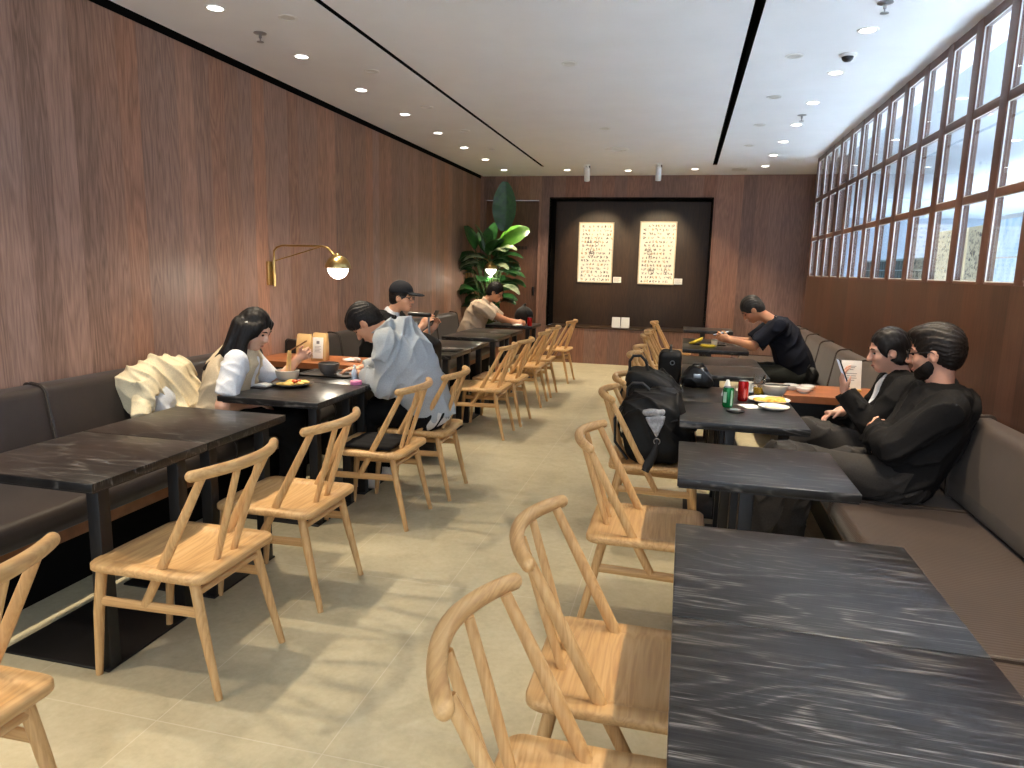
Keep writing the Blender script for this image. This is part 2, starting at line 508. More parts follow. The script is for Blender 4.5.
    M['tee_white'] = cloth('white_cotton', (226, 228, 232)); M['vest_beige'] = cloth('beige_knit', (206, 188, 158)); M['hoodie'] = cloth('grey_blue_fleece', (168, 174, 178))
    M['hem_white'] = cloth('white_hem', (210, 208, 204)); M['navy'] = cloth('navy_jersey', (22, 25, 36)); M['cream'] = cloth('cream_jacket_cloth', (226, 212, 178))
    M['cream_in'] = cloth('pale_lining', (206, 212, 220)); M['shirt_beige'] = cloth('beige_shirt_cotton', (196, 176, 154)); M['blackcloth'] = cloth('black_fleece', (21, 20, 21), .2)
    M['blackcloth2'] = cloth('black_cotton', (13, 13, 14), .2); M['trouser'] = cloth('charcoal_trouser_cloth', (54, 51, 49), .15); M['trouser_dark'] = cloth('black_trouser_cloth', (13, 13, 14), .2)
    M['trouser_grey'] = cloth('grey_green_trouser_cloth', (50, 52, 48), .12); M['trouser_lilac'] = cloth('pale_short_cloth', (150, 140, 150)); M['capcloth'] = cloth('charcoal_cap_cloth', (34, 36, 42)); M['shoe_white'] = plain('white_sneaker', (206, 200, 192), .6, var=.08)
    M['shoe_dark'] = plain('dark_shoe', (30, 28, 28), .5, var=.1); M['cushionmat'] = cloth('black_cushion_cloth', (24, 23, 24), .2)
# ------------------------------------------------------------------ camera
def make_camera():
    f, yaw, pitch, roll = CAMP
    B = np.array([[1, 0, 0], [0, 0, -1], [0, 1, 0.]])
    cy, sy = math.cos(yaw), math.sin(yaw); Ry = np.array([[cy, 0, sy], [0, 1, 0], [-sy, 0, cy]])
    cp, sp = math.cos(pitch), math.sin(pitch); Rx = np.array([[1, 0, 0], [0, cp, -sp], [0, sp, cp]])
    cr, sr = math.cos(roll), math.sin(roll); Rz = np.array([[cr, -sr, 0], [sr, cr, 0], [0, 0, 1]])
    R = Rz @ Rx @ Ry @ B
    M = Matrix(((R[0][0], -R[1][0], -R[2][0], 0), (R[0][1], -R[1][1], -R[2][1], 0), (R[0][2], -R[1][2], -R[2][2], 1.5), (0, 0, 0, 1)))
    c = bpy.data.cameras.new('camera'); o = bpy.data.objects.new('camera', c); link(o)
    c.sensor_width = 36; c.lens = f / 1024 * 36; c.clip_start = .05
    o.matrix_world = M; SC.camera = o
CAMP = (697.468, 0.23668325, 0.16564202, 0.02461404)

XL, XR, YB, ZC = -3.29, 1.5, 11.15, 2.93        # left wall, right wall, end wall, ceiling
Y0 = -1.6

def struct(name, mb, mat, parent=None, **kw):
    o = mb.build(name, mat, parent, **kw)
    if parent is None: o['kind'] = 'structure'
    return o

def build_setting():
    M = MATS
    struct('floor', MB().box((XL - .1, Y0, -.1), (2.2, YB + .5, 0)), M['floor'])
    struct('wall_left', MB().box((XL - .12, Y0, 0), (XL, YB + .4, ZC + .2)), M['wall'])
    # right wall: panelled up to the sill, the glazed grid above, a return beyond it
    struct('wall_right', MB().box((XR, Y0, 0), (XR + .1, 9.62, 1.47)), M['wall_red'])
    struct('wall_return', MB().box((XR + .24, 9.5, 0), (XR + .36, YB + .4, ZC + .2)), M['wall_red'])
    # end wall with a door recess and the deep dark niche
    w = MB()
    y0, y1 = YB, YB + .12
    xa, xb, xc, xd = XL, -3.2, -2.32, XR + .3
    nl, nr, nb, nt = -2.13, .33, .588, 2.585
    w.box((xa, y0, 0), (xb, y1, ZC + .2)).box((xb, y0, 2.56), (xc, y1, ZC + .2)).box((xc, y0, 0), (nl, y1, ZC + .2))
    w.box((nl, y0, nt), (nr, y1, ZC + .2)).box((nr, y0, 0), (xd, y1, ZC + .2)).box((nl, y0, 0), (nr, y1, nb - .025))
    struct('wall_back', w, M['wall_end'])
    n = MB().box((nl - .03, YB + .5, nb - .05), (nr + .03, YB + .56, nt + .1))
    struct('wall_niche', n, M['niche'])
    n = MB().box((nl - .05, YB + .121, nb), (nl, YB + .5, nt)).box((nr, YB + .121, nb), (nr + .05, YB + .5, nt)).box((nl - .05, YB + .121, nt), (nr + .05, YB + .5, nt + .04))
    struct('trim_1', n, M['void'])
    struct('trim_2', MB().box((nl, YB - .012, nb - .025), (nr, YB + .5, nb), .003), M['niche'])
    n = MB().box((nl - .018, YB - .012, nb), (nl, YB + .12, nt + .018)).box((nr, YB - .012, nb), (nr + .018, YB + .12, nt + .018)).box((nl, YB - .012, nt), (nr, YB + .12, nt + .018))
    struct('trim_3', n, M['void'])
    d = thing('door_1', None, None, (0, 0, 0)); d['kind'] = 'structure'
    MB().box((xb, YB + .06, 0.005), (xc, YB + .1, 2.555), .002).build('door_panel', M['door'], d)
    MB().box((-2.405, YB + .035, 1.06), (-2.375, YB + .06, 1.2), .004).build('door_handle', M['plastic'], d)
    # small raised characters on the door
    t = MB(); r = random.Random(4)
    def glyph(x, z, s, kind):
        yy0, yy1 = YB + .0555, YB + .06
        if kind == 'cjk':
            for dz in (.0, .36, .72, 1.0): t.box((x, yy0, z + dz * s * .9), (x + s * .9, yy1, z + dz * s * .9 + .006))
            for dx in (.05, .45, .8): t.box((x + dx * s, yy0, z), (x + dx * s + .006, yy1, z + s))
        else:
            t.box((x, yy0, z + .45 * s), (x + s * .5, yy1, z + .45 * s + .006))
    x = -2.86
    for k in ('cjk', 'cjk', 'dash', 'cjk', 'cjk', 'cjk', 'cjk'):
        glyph(x, 1.795, .042, k); x += .054 if k == 'cjk' else .04
    t.build('door_lettering', M['ink'], d)
    # ceiling in three strips with the two black slots between them
    c = MB(); th = .003
    s1a, s1b, s2a, s2b, ye = -2.09, -2.05, .27, .327, 10.15
    for a, b in ((-3.25, s1a), (s1b, s2a), (s2b, XR + .3)):
        c.box((a, Y0, ZC), (b, ye, ZC + th))
    c.box((-3.25, ye, ZC), (XR + .3, YB, ZC + th))
    struct('ceiling', c, M['ceil'])
    struct('ceiling_void', MB().box((XL, Y0, ZC + .16), (XR + .4, YB + .2, ZC + .2)).box((s1a - .02, Y0, ZC + th), (s1a, ye, ZC + .16)).box((s1b, Y0, ZC + th), (s1b + .02, ye, ZC + .16)).box((s2a - .02, Y0, ZC + th), (s2a, ye, ZC + .16)).box((s2b, Y0, ZC + th), (s2b + .02, ye, ZC + .16)).box((-3.25, Y0, ZC + th), (-3.23, YB, ZC + .16)), M['void'])
    struct('gap_shade_strip', MB().box((XL, Y0, 2.895), (XL + .004, YB, ZC + .16)), M['void'])  # black strip on the wall stands in for shade in the ceiling gap
    # the glazed wooden grid
    wd = thing('window_1', None, None, (0, 0, 0)); wd['kind'] = 'structure'
    x0, x1 = XR, XR + .046
    zb, zt = 1.472, 2.915
    first = 4.178 - 10 * .4446; n = 23
    for k in range(n):
        y = first + k * .4446
        MB().box((x0, y - .046, zb), (x1, y + .046, zt), .002).build('mullion', M['mull'], wd)
    ya, yb_ = first, first + (n - 1) * .4446
    for a, b in ((1.47, 1.484), (1.911, 1.953), (2.376, 2.424), (2.862, 2.915)):
        MB().box((x0 + .004, ya, a), (x1 - .004, yb_, b), .002).build('transom', M['mull'], wd)
    MB().box((x0 + .014, ya, zb), (x0 + .02, yb_, zt)).build('pane', M['glass'], wd)
    g = MB()                                             # pale beads that hold the glass
    for k in range(n - 1):
        a = first + k * .4446 + .046; b = a + .4446 - .092
        for z0_, z1_ in ((1.484, 1.911), (1.953, 2.376), (2.424, 2.862)):
            for xx in (x0 + .008,):
                g.box((xx, a, z0_), (xx + .006, a + .004, z1_)).box((xx, b - .004, z0_), (xx + .006, b, z1_))
                g.box((xx, a, z0_), (xx + .006, b, z0_ + .005)).box((xx, a, z1_ - .004), (xx + .006, b, z1_))
    g.build('glazing_bead', M['white'], wd)
    # concourse beyond the glass
    cx = 4.2
    struct('floor_concourse', MB().box((1.66, -4, -.1), (9, 26, 0.001)), plain('white_terrazzo', (236, 236, 236), .5, var=.04))
    struct('ceiling_concourse', MB().box((XR + .31, -4, 3.0), (9, 26, 3.08)), plain('concourse_ceiling', (158, 163, 170), .8, var=.02))
    struct('wall_concourse_end', MB().box((1.75, 20.5, 0), (9, 20.7, 3.0)), plain('concourse_end_paint', (150, 160, 172), .8, var=.02))
    wallm = plain('concourse_paint', (96, 102, 110), .7, var=.02)
    struct('wall_concourse', MB().box((9, -4, 0), (9.2, 26, 3.0)), wallm)
    s = thing('lit_screen', 'pale blue lit screen standing in the concourse beyond the glazed grid', 'screen', (cx, 0, 0))
    MB().box((-.06, 9.2, 0), (-.001, 11.35, 2.36), .006).build('screen_frame', M['white'], s)
    t = NT('screen_picture'); f = t.noise(t.coord((1, 2.2, .9)), 3.2, 5, .6)
    col = t.ramp(f, [(.35, srgb(120, 176, 226)), (.55, srgb(176, 212, 240)), (.75, srgb(226, 238, 246))])
    t.l(col, t.b.inputs['Emission Color']); t.out((.1, .1, .1), .3, Emission_Strength=.85)
    MB().box((-.064, 9.26, .36), (-.061, 11.29, 2.3)).build('screen_face', t.m, s)
    MB().box((-.075, 9.2, 1.78), (-.062, 11.35, 1.8)).build('screen_rail', M['steel'], s)
    for k, (ya2, yb2) in enumerate(((11.5, 12.2), (12.26, 13.9))):
        p = thing('notice_board', ('cream board of ink sketches, nearer to the lit screen in the concourse', 'cream board of ink sketches, beside the glass block panel in the concourse')[k], 'board', (cx, 0, 0), group='sketch boards beyond the glass')
        MB().box((-.05, ya2, 0), (-.001, yb2, 2.27), .004).build('board_panel', plain('cream_board', (226, 206, 168), .7, var=.03), p)
        q = MB(); r = random.Random(11 + k)
        for i in range(170):
            y = r.uniform(ya2 + .05, yb2 - .1); z = r.uniform(1.5, 2.2)
            scr = [(-.0535, y + r.uniform(0, .05), z + r.uniform(-.025, .025)) for _ in range(4)]
            q.tube(scr, .0022, 4)
        q.build('board_drawing', M['ink_soft'], p)
    gb = thing('glass_block_panel', 'dark green glass block partition standing in the concourse', 'glass blocks', (cx, 0, 0))
    MB().box((-.05, 13.95, 0), (-.001, 18.6, 1.86), .004).build('block_grout', plain('grout_pale', (120, 136, 136), .7), gb)
    q = MB()
    y = 13.98
    while y < 18.4:
        for z in np.arange(.64, 1.75, .2):
            q.box((-.062, y, z), (-.05, y + .18, z + .18), .01)
        y += .2
    q.build('block_faces', plain('green_glass_block', (30, 50, 46), .5, spec=.25, var=.5, scale=9), gb)

# ------------------------------------------------------------------ lights
def spot(loc, target, power, size, blend, color, r=.035):
    l = bpy.data.lights.new('spot', 'SPOT'); l.energy = power; l.spot_size = math.radians(size); l.spot_blend = blend; l.color = color; l.shadow_soft_size = r
    o = bpy.data.objects.new('spot', l); link(o); o.location = loc
    d = Vector(target) - Vector(loc); o.rotation_euler = d.to_track_quat('-Z', 'Y').to_euler(); return o
def area(loc, rot, sx, sy, power, color):
    l = bpy.data.lights.new('area', 'AREA'); l.shape = 'RECTANGLE'; l.size = sx; l.size_y = sy; l.energy = power; l.color = color
    o = bpy.data.objects.new('area', l); link(o); o.location = loc; o.rotation_euler = rot; return o

ORD = ['first', 'second', 'third', 'fourth', 'fifth', 'sixth', 'seventh', 'eighth', 'ninth', 'tenth', 'eleventh']
WARM = (1.0, .84, .62)
LAMP_E = 110
def build_ceiling_fixtures():
    M = MATS
    em = emit('lamp_glow', (1.0, .95, .86), 9.0)
    def trim(r, mb=None):
        return (mb or MB()).lathe([(r, .0), (r, -.004), (r - .004, -.006), (r - .016, -.004), (r - .016, .012)], n=28)
    def downlight(label, group):
        t = thing('downlight', label, 'ceiling light', (0, 0, ZC), group=group)
        trim(.06).build('trim_ring', M['white'], t)
        MB().lathe([(.044, -.0012), (.03, -.0018), (0, -.002)], n=28).build('diffuser', em, t)
        return t
    p = downlight('', 'lit downlights')
    def put(src, x, y, lab, group):
        if not src.get('used'):
            src['used'] = 1; src.location = (x, y, ZC); src['label'] = lab; src['group'] = group; return src
        return dup(src, (x, y, ZC), 0, lab, group)
    ys = [3.773 + .942 * k for k in range(7)] + [10.44]
    for i, y in enumerate(ys):
        put(p, -2.72, y, f'lit round downlight over the left bench, {ORD[i]} from the camera', 'lit downlights over the left bench')
    yr = [4.762 + .92 * k for k in range(7)]
    for i, y in enumerate(yr):
        put(p, .955, y, f'lit round downlight over the right bench, {ORD[i]} from the camera', 'lit downlights over the right bench')
    for x, y, lab in ((-1.78, 10.5, 'lit round downlight in front of the niche, near the plant side'), (-.9, 10.6, 'lit round downlight in front of the niche, between the two white spotlights'), (.04, 10.5, 'lit round downlight in front of the niche, beyond the right-hand spotlight')):
        put(p, x, y, lab, 'lit downlights before the niche')
    for y in [3.773 + .942 * k for k in range(-4, 7)] + [10.44]:
        spot((-2.72, y, ZC - .02), (-2.25, y, 0), LAMP_E, 76, .9, WARM)
    for y in [4.762 + .92 * k for k in range(-5, 7)]:
        spot((.955, y, ZC - .02), (.955, y, 0), LAMP_E, 78, .8, WARM)
    for x in (-1.78, -.9, .04):
        spot((x, 10.5, ZC - .02), (x, 10.5, 0), LAMP_E * .6, 90, .5, WARM)
    for i, (x, y) in enumerate(((2.6, 5.6), (2.6, 7.6), (2.6, 9.6), (3.4, 6.6), (3.4, 9.0))):
        q = put(p, x, y, f'lit round downlight in the concourse ceiling beyond the glazed grid, {ORD[i]} counted from the camera', 'lit concourse downlights'); q.location.z = 3.0
    # tilted accent fittings: the second row on each side
    a = thing('accent_downlight', '', 'ceiling light', (0, 0, ZC), group='accent downlights')
    trim(.058).build('trim_ring', M['white'], a)
    MB().lathe([(.042, -.001), (.03, -.002), (0, -.0025)], n=24).build('reflector', M['dimwhite'], a)
    for i, (x, y) in enumerate(((-2.385, 3.99), (-2.385, 5.14), (-2.395, 6.333), (-2.39, 7.445), (-2.41, 8.615))):
        put(a, x, y, f'dim accent downlight beside the left black slot, {ORD[i]} from the camera', 'accent downlights by the left slot')
    for i, (x, y) in enumerate(((.612, 5.226), (.615, 6.361), (.613, 7.5), (.612, 8.655))):
        put(a, x, y, f'dim accent downlight beside the right black slot, {ORD[i]} from the camera', 'accent downlights by the right slot')
    for i, (x, y) in enumerate(((-.887, 5.171), (-.894, 7.504))):
        put(a, x, y, f'round ceiling speaker in the middle of the ceiling, {("nearer", "farther")[i]} one', 'ceiling speakers')
    # the accent row aims at the aisle side
    for y in (1.6, 2.8, 3.99, 5.14, 6.333, 7.445, 8.615):
        spot((-2.385, y, ZC - .02), (-1.9, y, 0), LAMP_E * ACC, 80, .5, WARM)
    for y in (1.8, 2.95, 4.1, 5.226, 6.361, 7.5, 8.655):
        spot((.612, y, ZC - .02), (.15, y, 0), LAMP_E * ACC, 80, .5, WARM)
    # sprinklers
    s = thing('sprinkler', '', 'sprinkler', (0, 0, ZC), group='ceiling sprinklers')
    MB().lathe([(.04, 0), (.04, -.004), (.025, -.008), (.01, -.01)], n=20).build('escutcheon', M['steel'], s)
    MB().lathe([(.009, -.008), (.009, -.03), (.004, -.034), (.004, -.05), (.022, -.052), (.022, -.055), (0, -.056)], n=16).build('deflector', M['steel'], s)
    for x, y, lab in ((-2.72, 4.214, 'small ceiling sprinkler over the left bench between two lit downlights'), (.938, 4.32, 'small ceiling sprinkler over the right bench, nearer one'), (.94, 7.087, 'small ceiling sprinkler over the right bench, farther one')):
        put(s, x, y, lab, 'ceiling sprinklers')
    d = thing('dome_camera', 'small dark dome camera on the ceiling over the right bench', 'camera', (.944, 5.233, ZC))
    MB().lathe([(.055, 0), (.055, -.012), (.04, -.02)], n=24).build('camera_base', M['white'], d)
    MB().lathe([(.038, -.018), (.034, -.035), (.02, -.047), (0, -.05)], n=24).build('camera_dome', M['plastic'], d)
    g = thing('air_grille', 'flat round white ceiling diffuser in the middle of the ceiling', 'ceiling vent', (-.888, 8.754, ZC))
    MB().lathe([(.14, 0), (.14, -.008), (.11, -.012), (.11, -.006), (.07, -.014), (.07, -.007), (.03, -.014), (0, -.014)], n=36).build('grille_rings', M['white'], g)
    h = thing('ceiling_hatch', 'small pale square hatch flush in the ceiling near the end wall', 'hatch', (.644, 10.6, ZC))
    MB().box((-.1, -.1, -.006), (.1, .1, -.0005), .002).build('hatch_panel', M['dimwhite'], h)
    # two white cylinder spotlights aimed at the framed sheets
    for i, (x, y) in enumerate(((-1.42, 10.02), (-.439, 10.0))):
        t = thing('spotlight', ('white cylinder ceiling spotlight aimed at the left framed sheet', 'white cylinder ceiling spotlight aimed at the right framed sheet')[i], 'spotlight', (x, y, ZC), group='white ceiling spotlights')
        MB().lathe([(.045, 0), (.045, -.012), (.012, -.014), (.012, -.06), (0, -.061)], n=20).build('mount', M['white'], t)
        MB().box((.03, -.012, -.05), (.045, .012, -.012), .003).build('bracket', M['plastic'], t)
        tilt = Matrix.Translation((0, 0, -.055)) @ Matrix.Rotation(.32, 4, 'X')
        MB().lathe([(0, .02), (.036, .02), (.04, .015), (.04, -.16), (.036, -.165), (.03, -.15)], n=24, M=tilt).build('lamp_body', M['white'], t)
        MB().lathe([(.031, -.148), (0, -.148)], n=24, M=tilt).build('lens', em, t)
        tx = (-1.43, -.46)[i]
        spot((x, y + .06, ZC - .24), (tx, YB + .48, 1.78), 120, 46, .8, (1, .79, .5), .02)

def build_world():
    w = bpy.data.worlds.new('world'); SC.world = w; w.use_nodes = True
    b = w.node_tree.nodes['Background']; b.inputs['Color'].default_value = (.74, .86, 1.0, 1); b.inputs['Strength'].default_value = WORLD
    # added spots without fittings: concourse floor bounce brightens the room's ceiling
    for y in np.arange(-4, 19, 2.5):
        for x in (4.6, 6.4):
            spot((x, y, 2.97), (x, y, 0), MALL, 112, .7, (.78, .88, 1.0), .1)
    v = SC.view_settings; v.view_transform = 'Standard'; v.look = 'None'; v.gamma = 1; v.use_curve_mapping = False; v.exposure = EXPO
    SC.cycles.use_denoising = True
    SC.cycles.max_bounces = 8; SC.cycles.diffuse_bounces = 5; SC.cycles.glossy_bounces = 4; SC.cycles.transparent_max_bounces = 12
    SC.cycles.sample_clamp_indirect = 0
WORLD, MALL, EXPO, ACC = 1.9, 1300, 0.42, .05
# ------------------------------------------------------------------ chairs
def rrect(hx, hy, r, n=8, cx=0, cy=0):
    P = []
    for sx, sy, a0 in ((1, 1, 0), (-1, 1, PI / 2), (-1, -1, PI), (1, -1, 1.5 * PI)):
        for k in range(n + 1):
            a = a0 + PI / 2 * k / n
            P.append((cx + sx * (hx - r) + r * math.cos(a), cy + sy * (hy - r) + r * math.sin(a)))
    return P

def loops_mesh(loops, mb=None, close=(True, True)):
    """loops: list of equal-length 3-D point lists, skinned in order"""
    mb = mb or MB(); n = len(loops[0]); vs = [p for L in loops for p in L]; fs = []
    for i in range(len(loops) - 1):
        for k in range(n):
            a, b = i * n + k, i * n + (k + 1) % n
            fs.append((a, b, b + n, a + n))
    if close[0]: fs.append(tuple(reversed(range(n))))
    if close[1]: m = (len(loops) - 1) * n; fs.append(tuple(range(m, m + n)))
    return mb.add(vs, fs)

def chair_seat_mb():
    L = []
    def ring(hx, hy, r, z, cx=0.0, taper=.0):
        return [(x, y * (1 - taper * (x > 0)), z(x, y) if callable(z) else z) for x, y in rrect(hx, hy, r, 8, cx)]
    hx, hy = .235, .228
    L.append(ring(hx - .03, hy - .03, .03, .418))
    L.append(ring(hx - .006, hy - .006, .045, .420))
    L.append(ring(hx, hy, .05, .426))
    L.append(ring(hx, hy, .05, .444))
    L.append(ring(hx - .006, hy - .006, .046, .450))
    L.append(ring(hx - .045, hy - .045, .04, .4505))
    L.append(ring(hx - .052, hy - .054, .04, .4445))
    L.append(ring(hx - .075, hy - .075, .03, .441))
    L.append(ring(hx - .16, hy - .16, .02, .437))
    return loops_mesh(L)

def make_chair():
    """local +x is the front; origin on the floor under the seat centre"""
    M = MATS
    t = thing('dining_chair', '', 'chair', group='pale ash dining chairs')
    chair_seat_mb().build('seat', M['ash'], t, auto=50)
    for s in (-1, 1):
        MB().tube([(.205, s * .178, .422), (.23, s * .18, .25), (.25, s * .18, 0)], [.019, .0185, .0125], 14).build('leg', M['ash_long'], t)
        MB().tube([(-.165, s * .172, .424), (-.2, s * .182, .26), (-.262, s * .196, 0)], [.0185, .018, .0125], 14).build('leg', M['ash_long'], t)
        # back post runs through the seat down to the side stretcher
        a, b = Vector((.03, s * .181, .302)), Vector((-.236, s * .19, .8))
        pts = [a.lerp(b, u) for u in (0, .3, .6, 1)]
        MB().tube(pts, [.0165, .018, .0175, .014], 14, sq=(1, .82)).build('back_post', M['ash_long'], t)
        pts = [Vector((-.165, s * .048, .437)).lerp(Vector((-.281, s * .066, .803)), u) for u in (0, .5, 1)]
        MB().tube(pts, [.0125, .0135, .0115], 12).build('spindle', M['ash_long'], t)
        MB().tube([(.226, s * .18, .292), (-.19, s * .179, .302)], .019, 12, sq=(1, .55), up=(0, 0, 1)).build('side_stretcher', M['ash_rung'], t)
    MB().tube([(-.178, -.174, .372), (-.178, .174, .372)], .0125, 12).build('rear_stretcher', M['ash_rail'], t)
    pts = []; R = []
    for k in range(17):
        u = -1 + k / 8
        pts.append((-.302 + .074 * abs(u) ** 1.9, .236 * u, .815 - .006 * u * u)); R.append(.0195 + .0015 * (1 - u * u))
    MB().tube(pts, R, 16, sq=(1.0, .92), up=(0, 0, 1), rnd=True).build('top_rail', M['ash_rail'], t)
    return t

def build_chairs():
    ch = make_chair(); first = [True]
    def put(x, y, rz, label, group):
        if first[0]:
            first[0] = False; ch.location = (x, y, 0); ch.rotation_euler = (0, 0, rz); ch['label'] = label; ch['group'] = group; return ch
        return dup(ch, (x, y, 0), rz, label, group)
    gl, gr = 'ash chairs along the left tables', 'ash chairs along the right tables'
    for x, y, a, lab in (
        (-1.705, 1.085, .0, 'pale ash chair cut off at the photo edge, on the left row, nearest the camera'),
        (-1.735, 2.10, .0, 'empty pale ash chair at the nearest bare black table on the left'),
        (-1.71, 2.755, .0, 'empty pale ash chair at the second bare black table, before the cushion chair'),
        (-1.715, 3.74, .0, 'pale ash chair with a flat black cushion on its seat'),
        (-1.655, 4.30, .03, 'pale ash chair on which the person in the grey hoodie sits'),
        (-1.72, 5.97, .0, 'pale ash chair just beyond the hoodie wearer, pulled to the fourth table on the left'),
        (-1.69, 6.54, -.02, 'pale ash chair on the left row, second beyond the hoodie wearer'),
        (-1.70, 7.5, .02, 'pale ash chair on the left row, third beyond the hoodie wearer'),
        (-1.70, 8.12, .0, 'pale ash chair on the left row, last but one before the niche'),
        (-1.665, 9.22, -.05, 'pale ash chair on the left row, standing alone closest to the niche')):
        put(x, y, PI + a, lab, gl)
    for x, y, a, lab in (
        (-.10, 1.19, .0, 'pale ash chair at the big front black table, nearest the camera'),
        (-.09, 1.76, .0, 'pale ash chair at the big front black table, behind the nearest one'),
        (-.09, 2.875, .0, 'empty pale ash chair at the bare table in front of the black-clad pair'),
        (-.12, 3.96, .04, 'pale ash chair that holds the black backpack with a silver patch'),
        (-.10, 4.54, .0, 'pale ash chair that holds the tall plain black backpack'),
        (-.11, 5.8, .0, 'pale ash chair that holds the boxy black shoulder bag'),
        (-.10, 6.35, .0, 'pale ash chair on the right row, right behind the boxy bag chair'),
        (-.11, 7.6, .0, 'pale ash chair at the table with the yellow bananas, nearer one'),
        (-.10, 8.15, .0, 'pale ash chair at the table with the yellow bananas, farther one'),
        (-.10, 9.57, .0, 'pale ash chair at the last table on the right, closest to the end wall')):
        put(x, y, a, lab, gr)

# ------------------------------------------------------------------ tables
def make_table(name, legx, plate):
    M = MATS
    t = thing(name, '', 'table')
    MB().box((-.317, -.298, .708), (.317, .298, .74), .0025).build('tabletop', M['oak'], t)
    MB().box((-.312, -.293, .702), (.312, .293, .7082)).build('top_underside', M['blackedge'], t)
    for s in (-1, 1):
        MB().box((legx - .026, s * .2 - .026, .008), (legx + .026, s * .2 + .026, .702), .003).build('leg', M['black'], t)
    MB().box((plate[0], -.24, 0), (plate[1], .24, .01), .004).build('base_plate', M['black'], t)
    return t

TABLES_L = [(2.173, 'bare black table on the left, nearest the camera'), (2.773, 'bare black table on the left, between the nearest one and the person eating'),
            (3.69, 'black table where the person in white eats noodles'), (4.296, 'black table under the forearms of the person in the grey hoodie'),
            (5.95, 'black table where the person in the dark cap sits'), (6.56, 'black table just beyond the person in the dark cap'),
            (7.5, 'nearer of the empty black pair before the beige shirt wearer'), (8.105, 'farther of the empty black pair before the beige shirt wearer'),
            (9.25, 'black table where the person in the beige shirt rests his arms')]
TABLES_R = [(1.2055, 'large front black table at the lower edge of the photo, nearer half'), (1.805, 'large front black table, farther half with the worn pale scratch line'),
            (2.885, 'bare black table in front of the black-clad pair'), (3.93, 'black table with the two drink cans'), (4.52, 'black table with the small black purse on it'),
            (5.66, 'bare black table just beyond the purse'), (6.27, 'bare black table next to the person in the navy shirt'),
            (7.42, 'black table with the yellow bananas'), (8.03, 'black table behind the bananas'), (9.77, 'last black table on the right by the end wall')]

def build_tables():
    p = make_table('dining_table', .24, (-.22, .27)); used = False
    for y, lab in TABLES_L:
        if not used: p.location = (-2.226, y, 0); p['label'] = lab; p['group'] = 'black tables on the left'; used = True
        else: dup(p, (-2.226, y, 0), 0, lab, 'black tables on the left')
    q = make_table('dining_table', -.06, (-.26, .2)); used = False
    for y, lab in TABLES_R:
        if not used: q.location = (.337, y, 0); q['label'] = lab; q['group'] = 'black tables on the right'; used = True
        else: dup(q, (.337, y, 0), 0, lab, 'black tables on the right')

# ------------------------------------------------------------------ benches
def prof_loft(prof, ya, yb, r, mb=None, n=6):
    """profile polygon (x,z) extruded along y with rounded ends: shrinks toward its centre at both ends"""
    cx = sum(p[0] for p in prof) / len(prof); cz = sum(p[1] for p in prof) / len(prof)
    L = []
    w = max(abs(p[0] - cx) for p in prof); h = max(abs(p[1] - cz) for p in prof)
    def at(y, ins):
        return [(cx + (x - cx) * max(0, (w - ins)) / w, y, cz + (z - cz) * max(0, (h - ins)) / h) for x, z in prof]
    for k in range(n + 1):
        a = PI / 2 * k / n
        L.append(at(ya + r * (1 - math.sin(a)), r * (1 - math.cos(a))))
    for k in range(n, -1, -1):
        a = PI / 2 * k / n
        L.append(at(yb - r * (1 - math.sin(a)), r * (1 - math.cos(a))))
    return loops_mesh(L, mb)

def roundpoly(P, r, n=5):
    out = []
    m = len(P)
    for i in range(m):
        p0, p, p1 = Vector(P[i - 1]), Vector(P[i]), Vector(P[(i + 1) % m])
        a = (p0 - p).normalized(); b = (p1 - p).normalized(); ang = a.angle(b)
        rr = r[i] if isinstance(r, (list, tuple)) else r
        d = min(rr / math.tan(ang / 2), (p0 - p).length * .48, (p1 - p).length * .48); rr = d * math.tan(ang / 2)
        c = p + (a + b).normalized() * (rr / math.sin(ang / 2))
        s = p + a * d - c; e = p + b * d - c
        a0 = math.atan2(s.y, s.x); a1 = math.atan2(e.y, e.x); da = (a1 - a0 + PI) % (2 * PI) - PI
        for k in range(n + 1):
            t = a0 + da * k / n; out.append((c.x + rr * math.cos(t), c.y + rr * math.sin(t)))
    return out

def bench(side, ya, yb, seat_seams, back_seams, label, back_from=0.0):
    """side -1: against the left wall, +1: against the right wall; the origin lies at the wall foot"""
    M = MATS
    wx = XL if side < 0 else XR
    t = thing('wall_bench', label, 'bench', (wx, ya, 0), group='upholstered wall benches')
    f = lambda u: -side * u                 # u = distance from the wall
    depth = .76
    L = yb - ya
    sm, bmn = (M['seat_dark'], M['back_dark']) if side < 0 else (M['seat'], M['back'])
    e = [0] + [s - ya for s in seat_seams] + [L]
    for a, b in zip(e, e[1:]):
        P = roundpoly([(f(.14), .31), (f(depth - .025), .31), (f(depth), .36), (f(depth - .01), .45), (f(.14), .44)], [.01, .03, .05, .055, .01])
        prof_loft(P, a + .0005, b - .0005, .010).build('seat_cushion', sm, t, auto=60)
    e = [back_from] + [s - ya for s in back_seams] + [L]
    for a, b in zip(e, e[1:]):
        P = roundpoly([(f(.005), .46), (f(.185), .43), (f(.19), .52), (f(.135), .845), (f(.005), .86)], [.004, .02, .06, .055, .03])
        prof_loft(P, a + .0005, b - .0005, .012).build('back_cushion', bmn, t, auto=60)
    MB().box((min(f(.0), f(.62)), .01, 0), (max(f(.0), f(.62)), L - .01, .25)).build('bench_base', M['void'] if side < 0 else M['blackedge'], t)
    MB().box((min(f(.1), f(.69)), .005, .25), (max(f(.1), f(.69)), L - .005, .31), .003).build('base_rail', M['trimwood'], t)
    return t

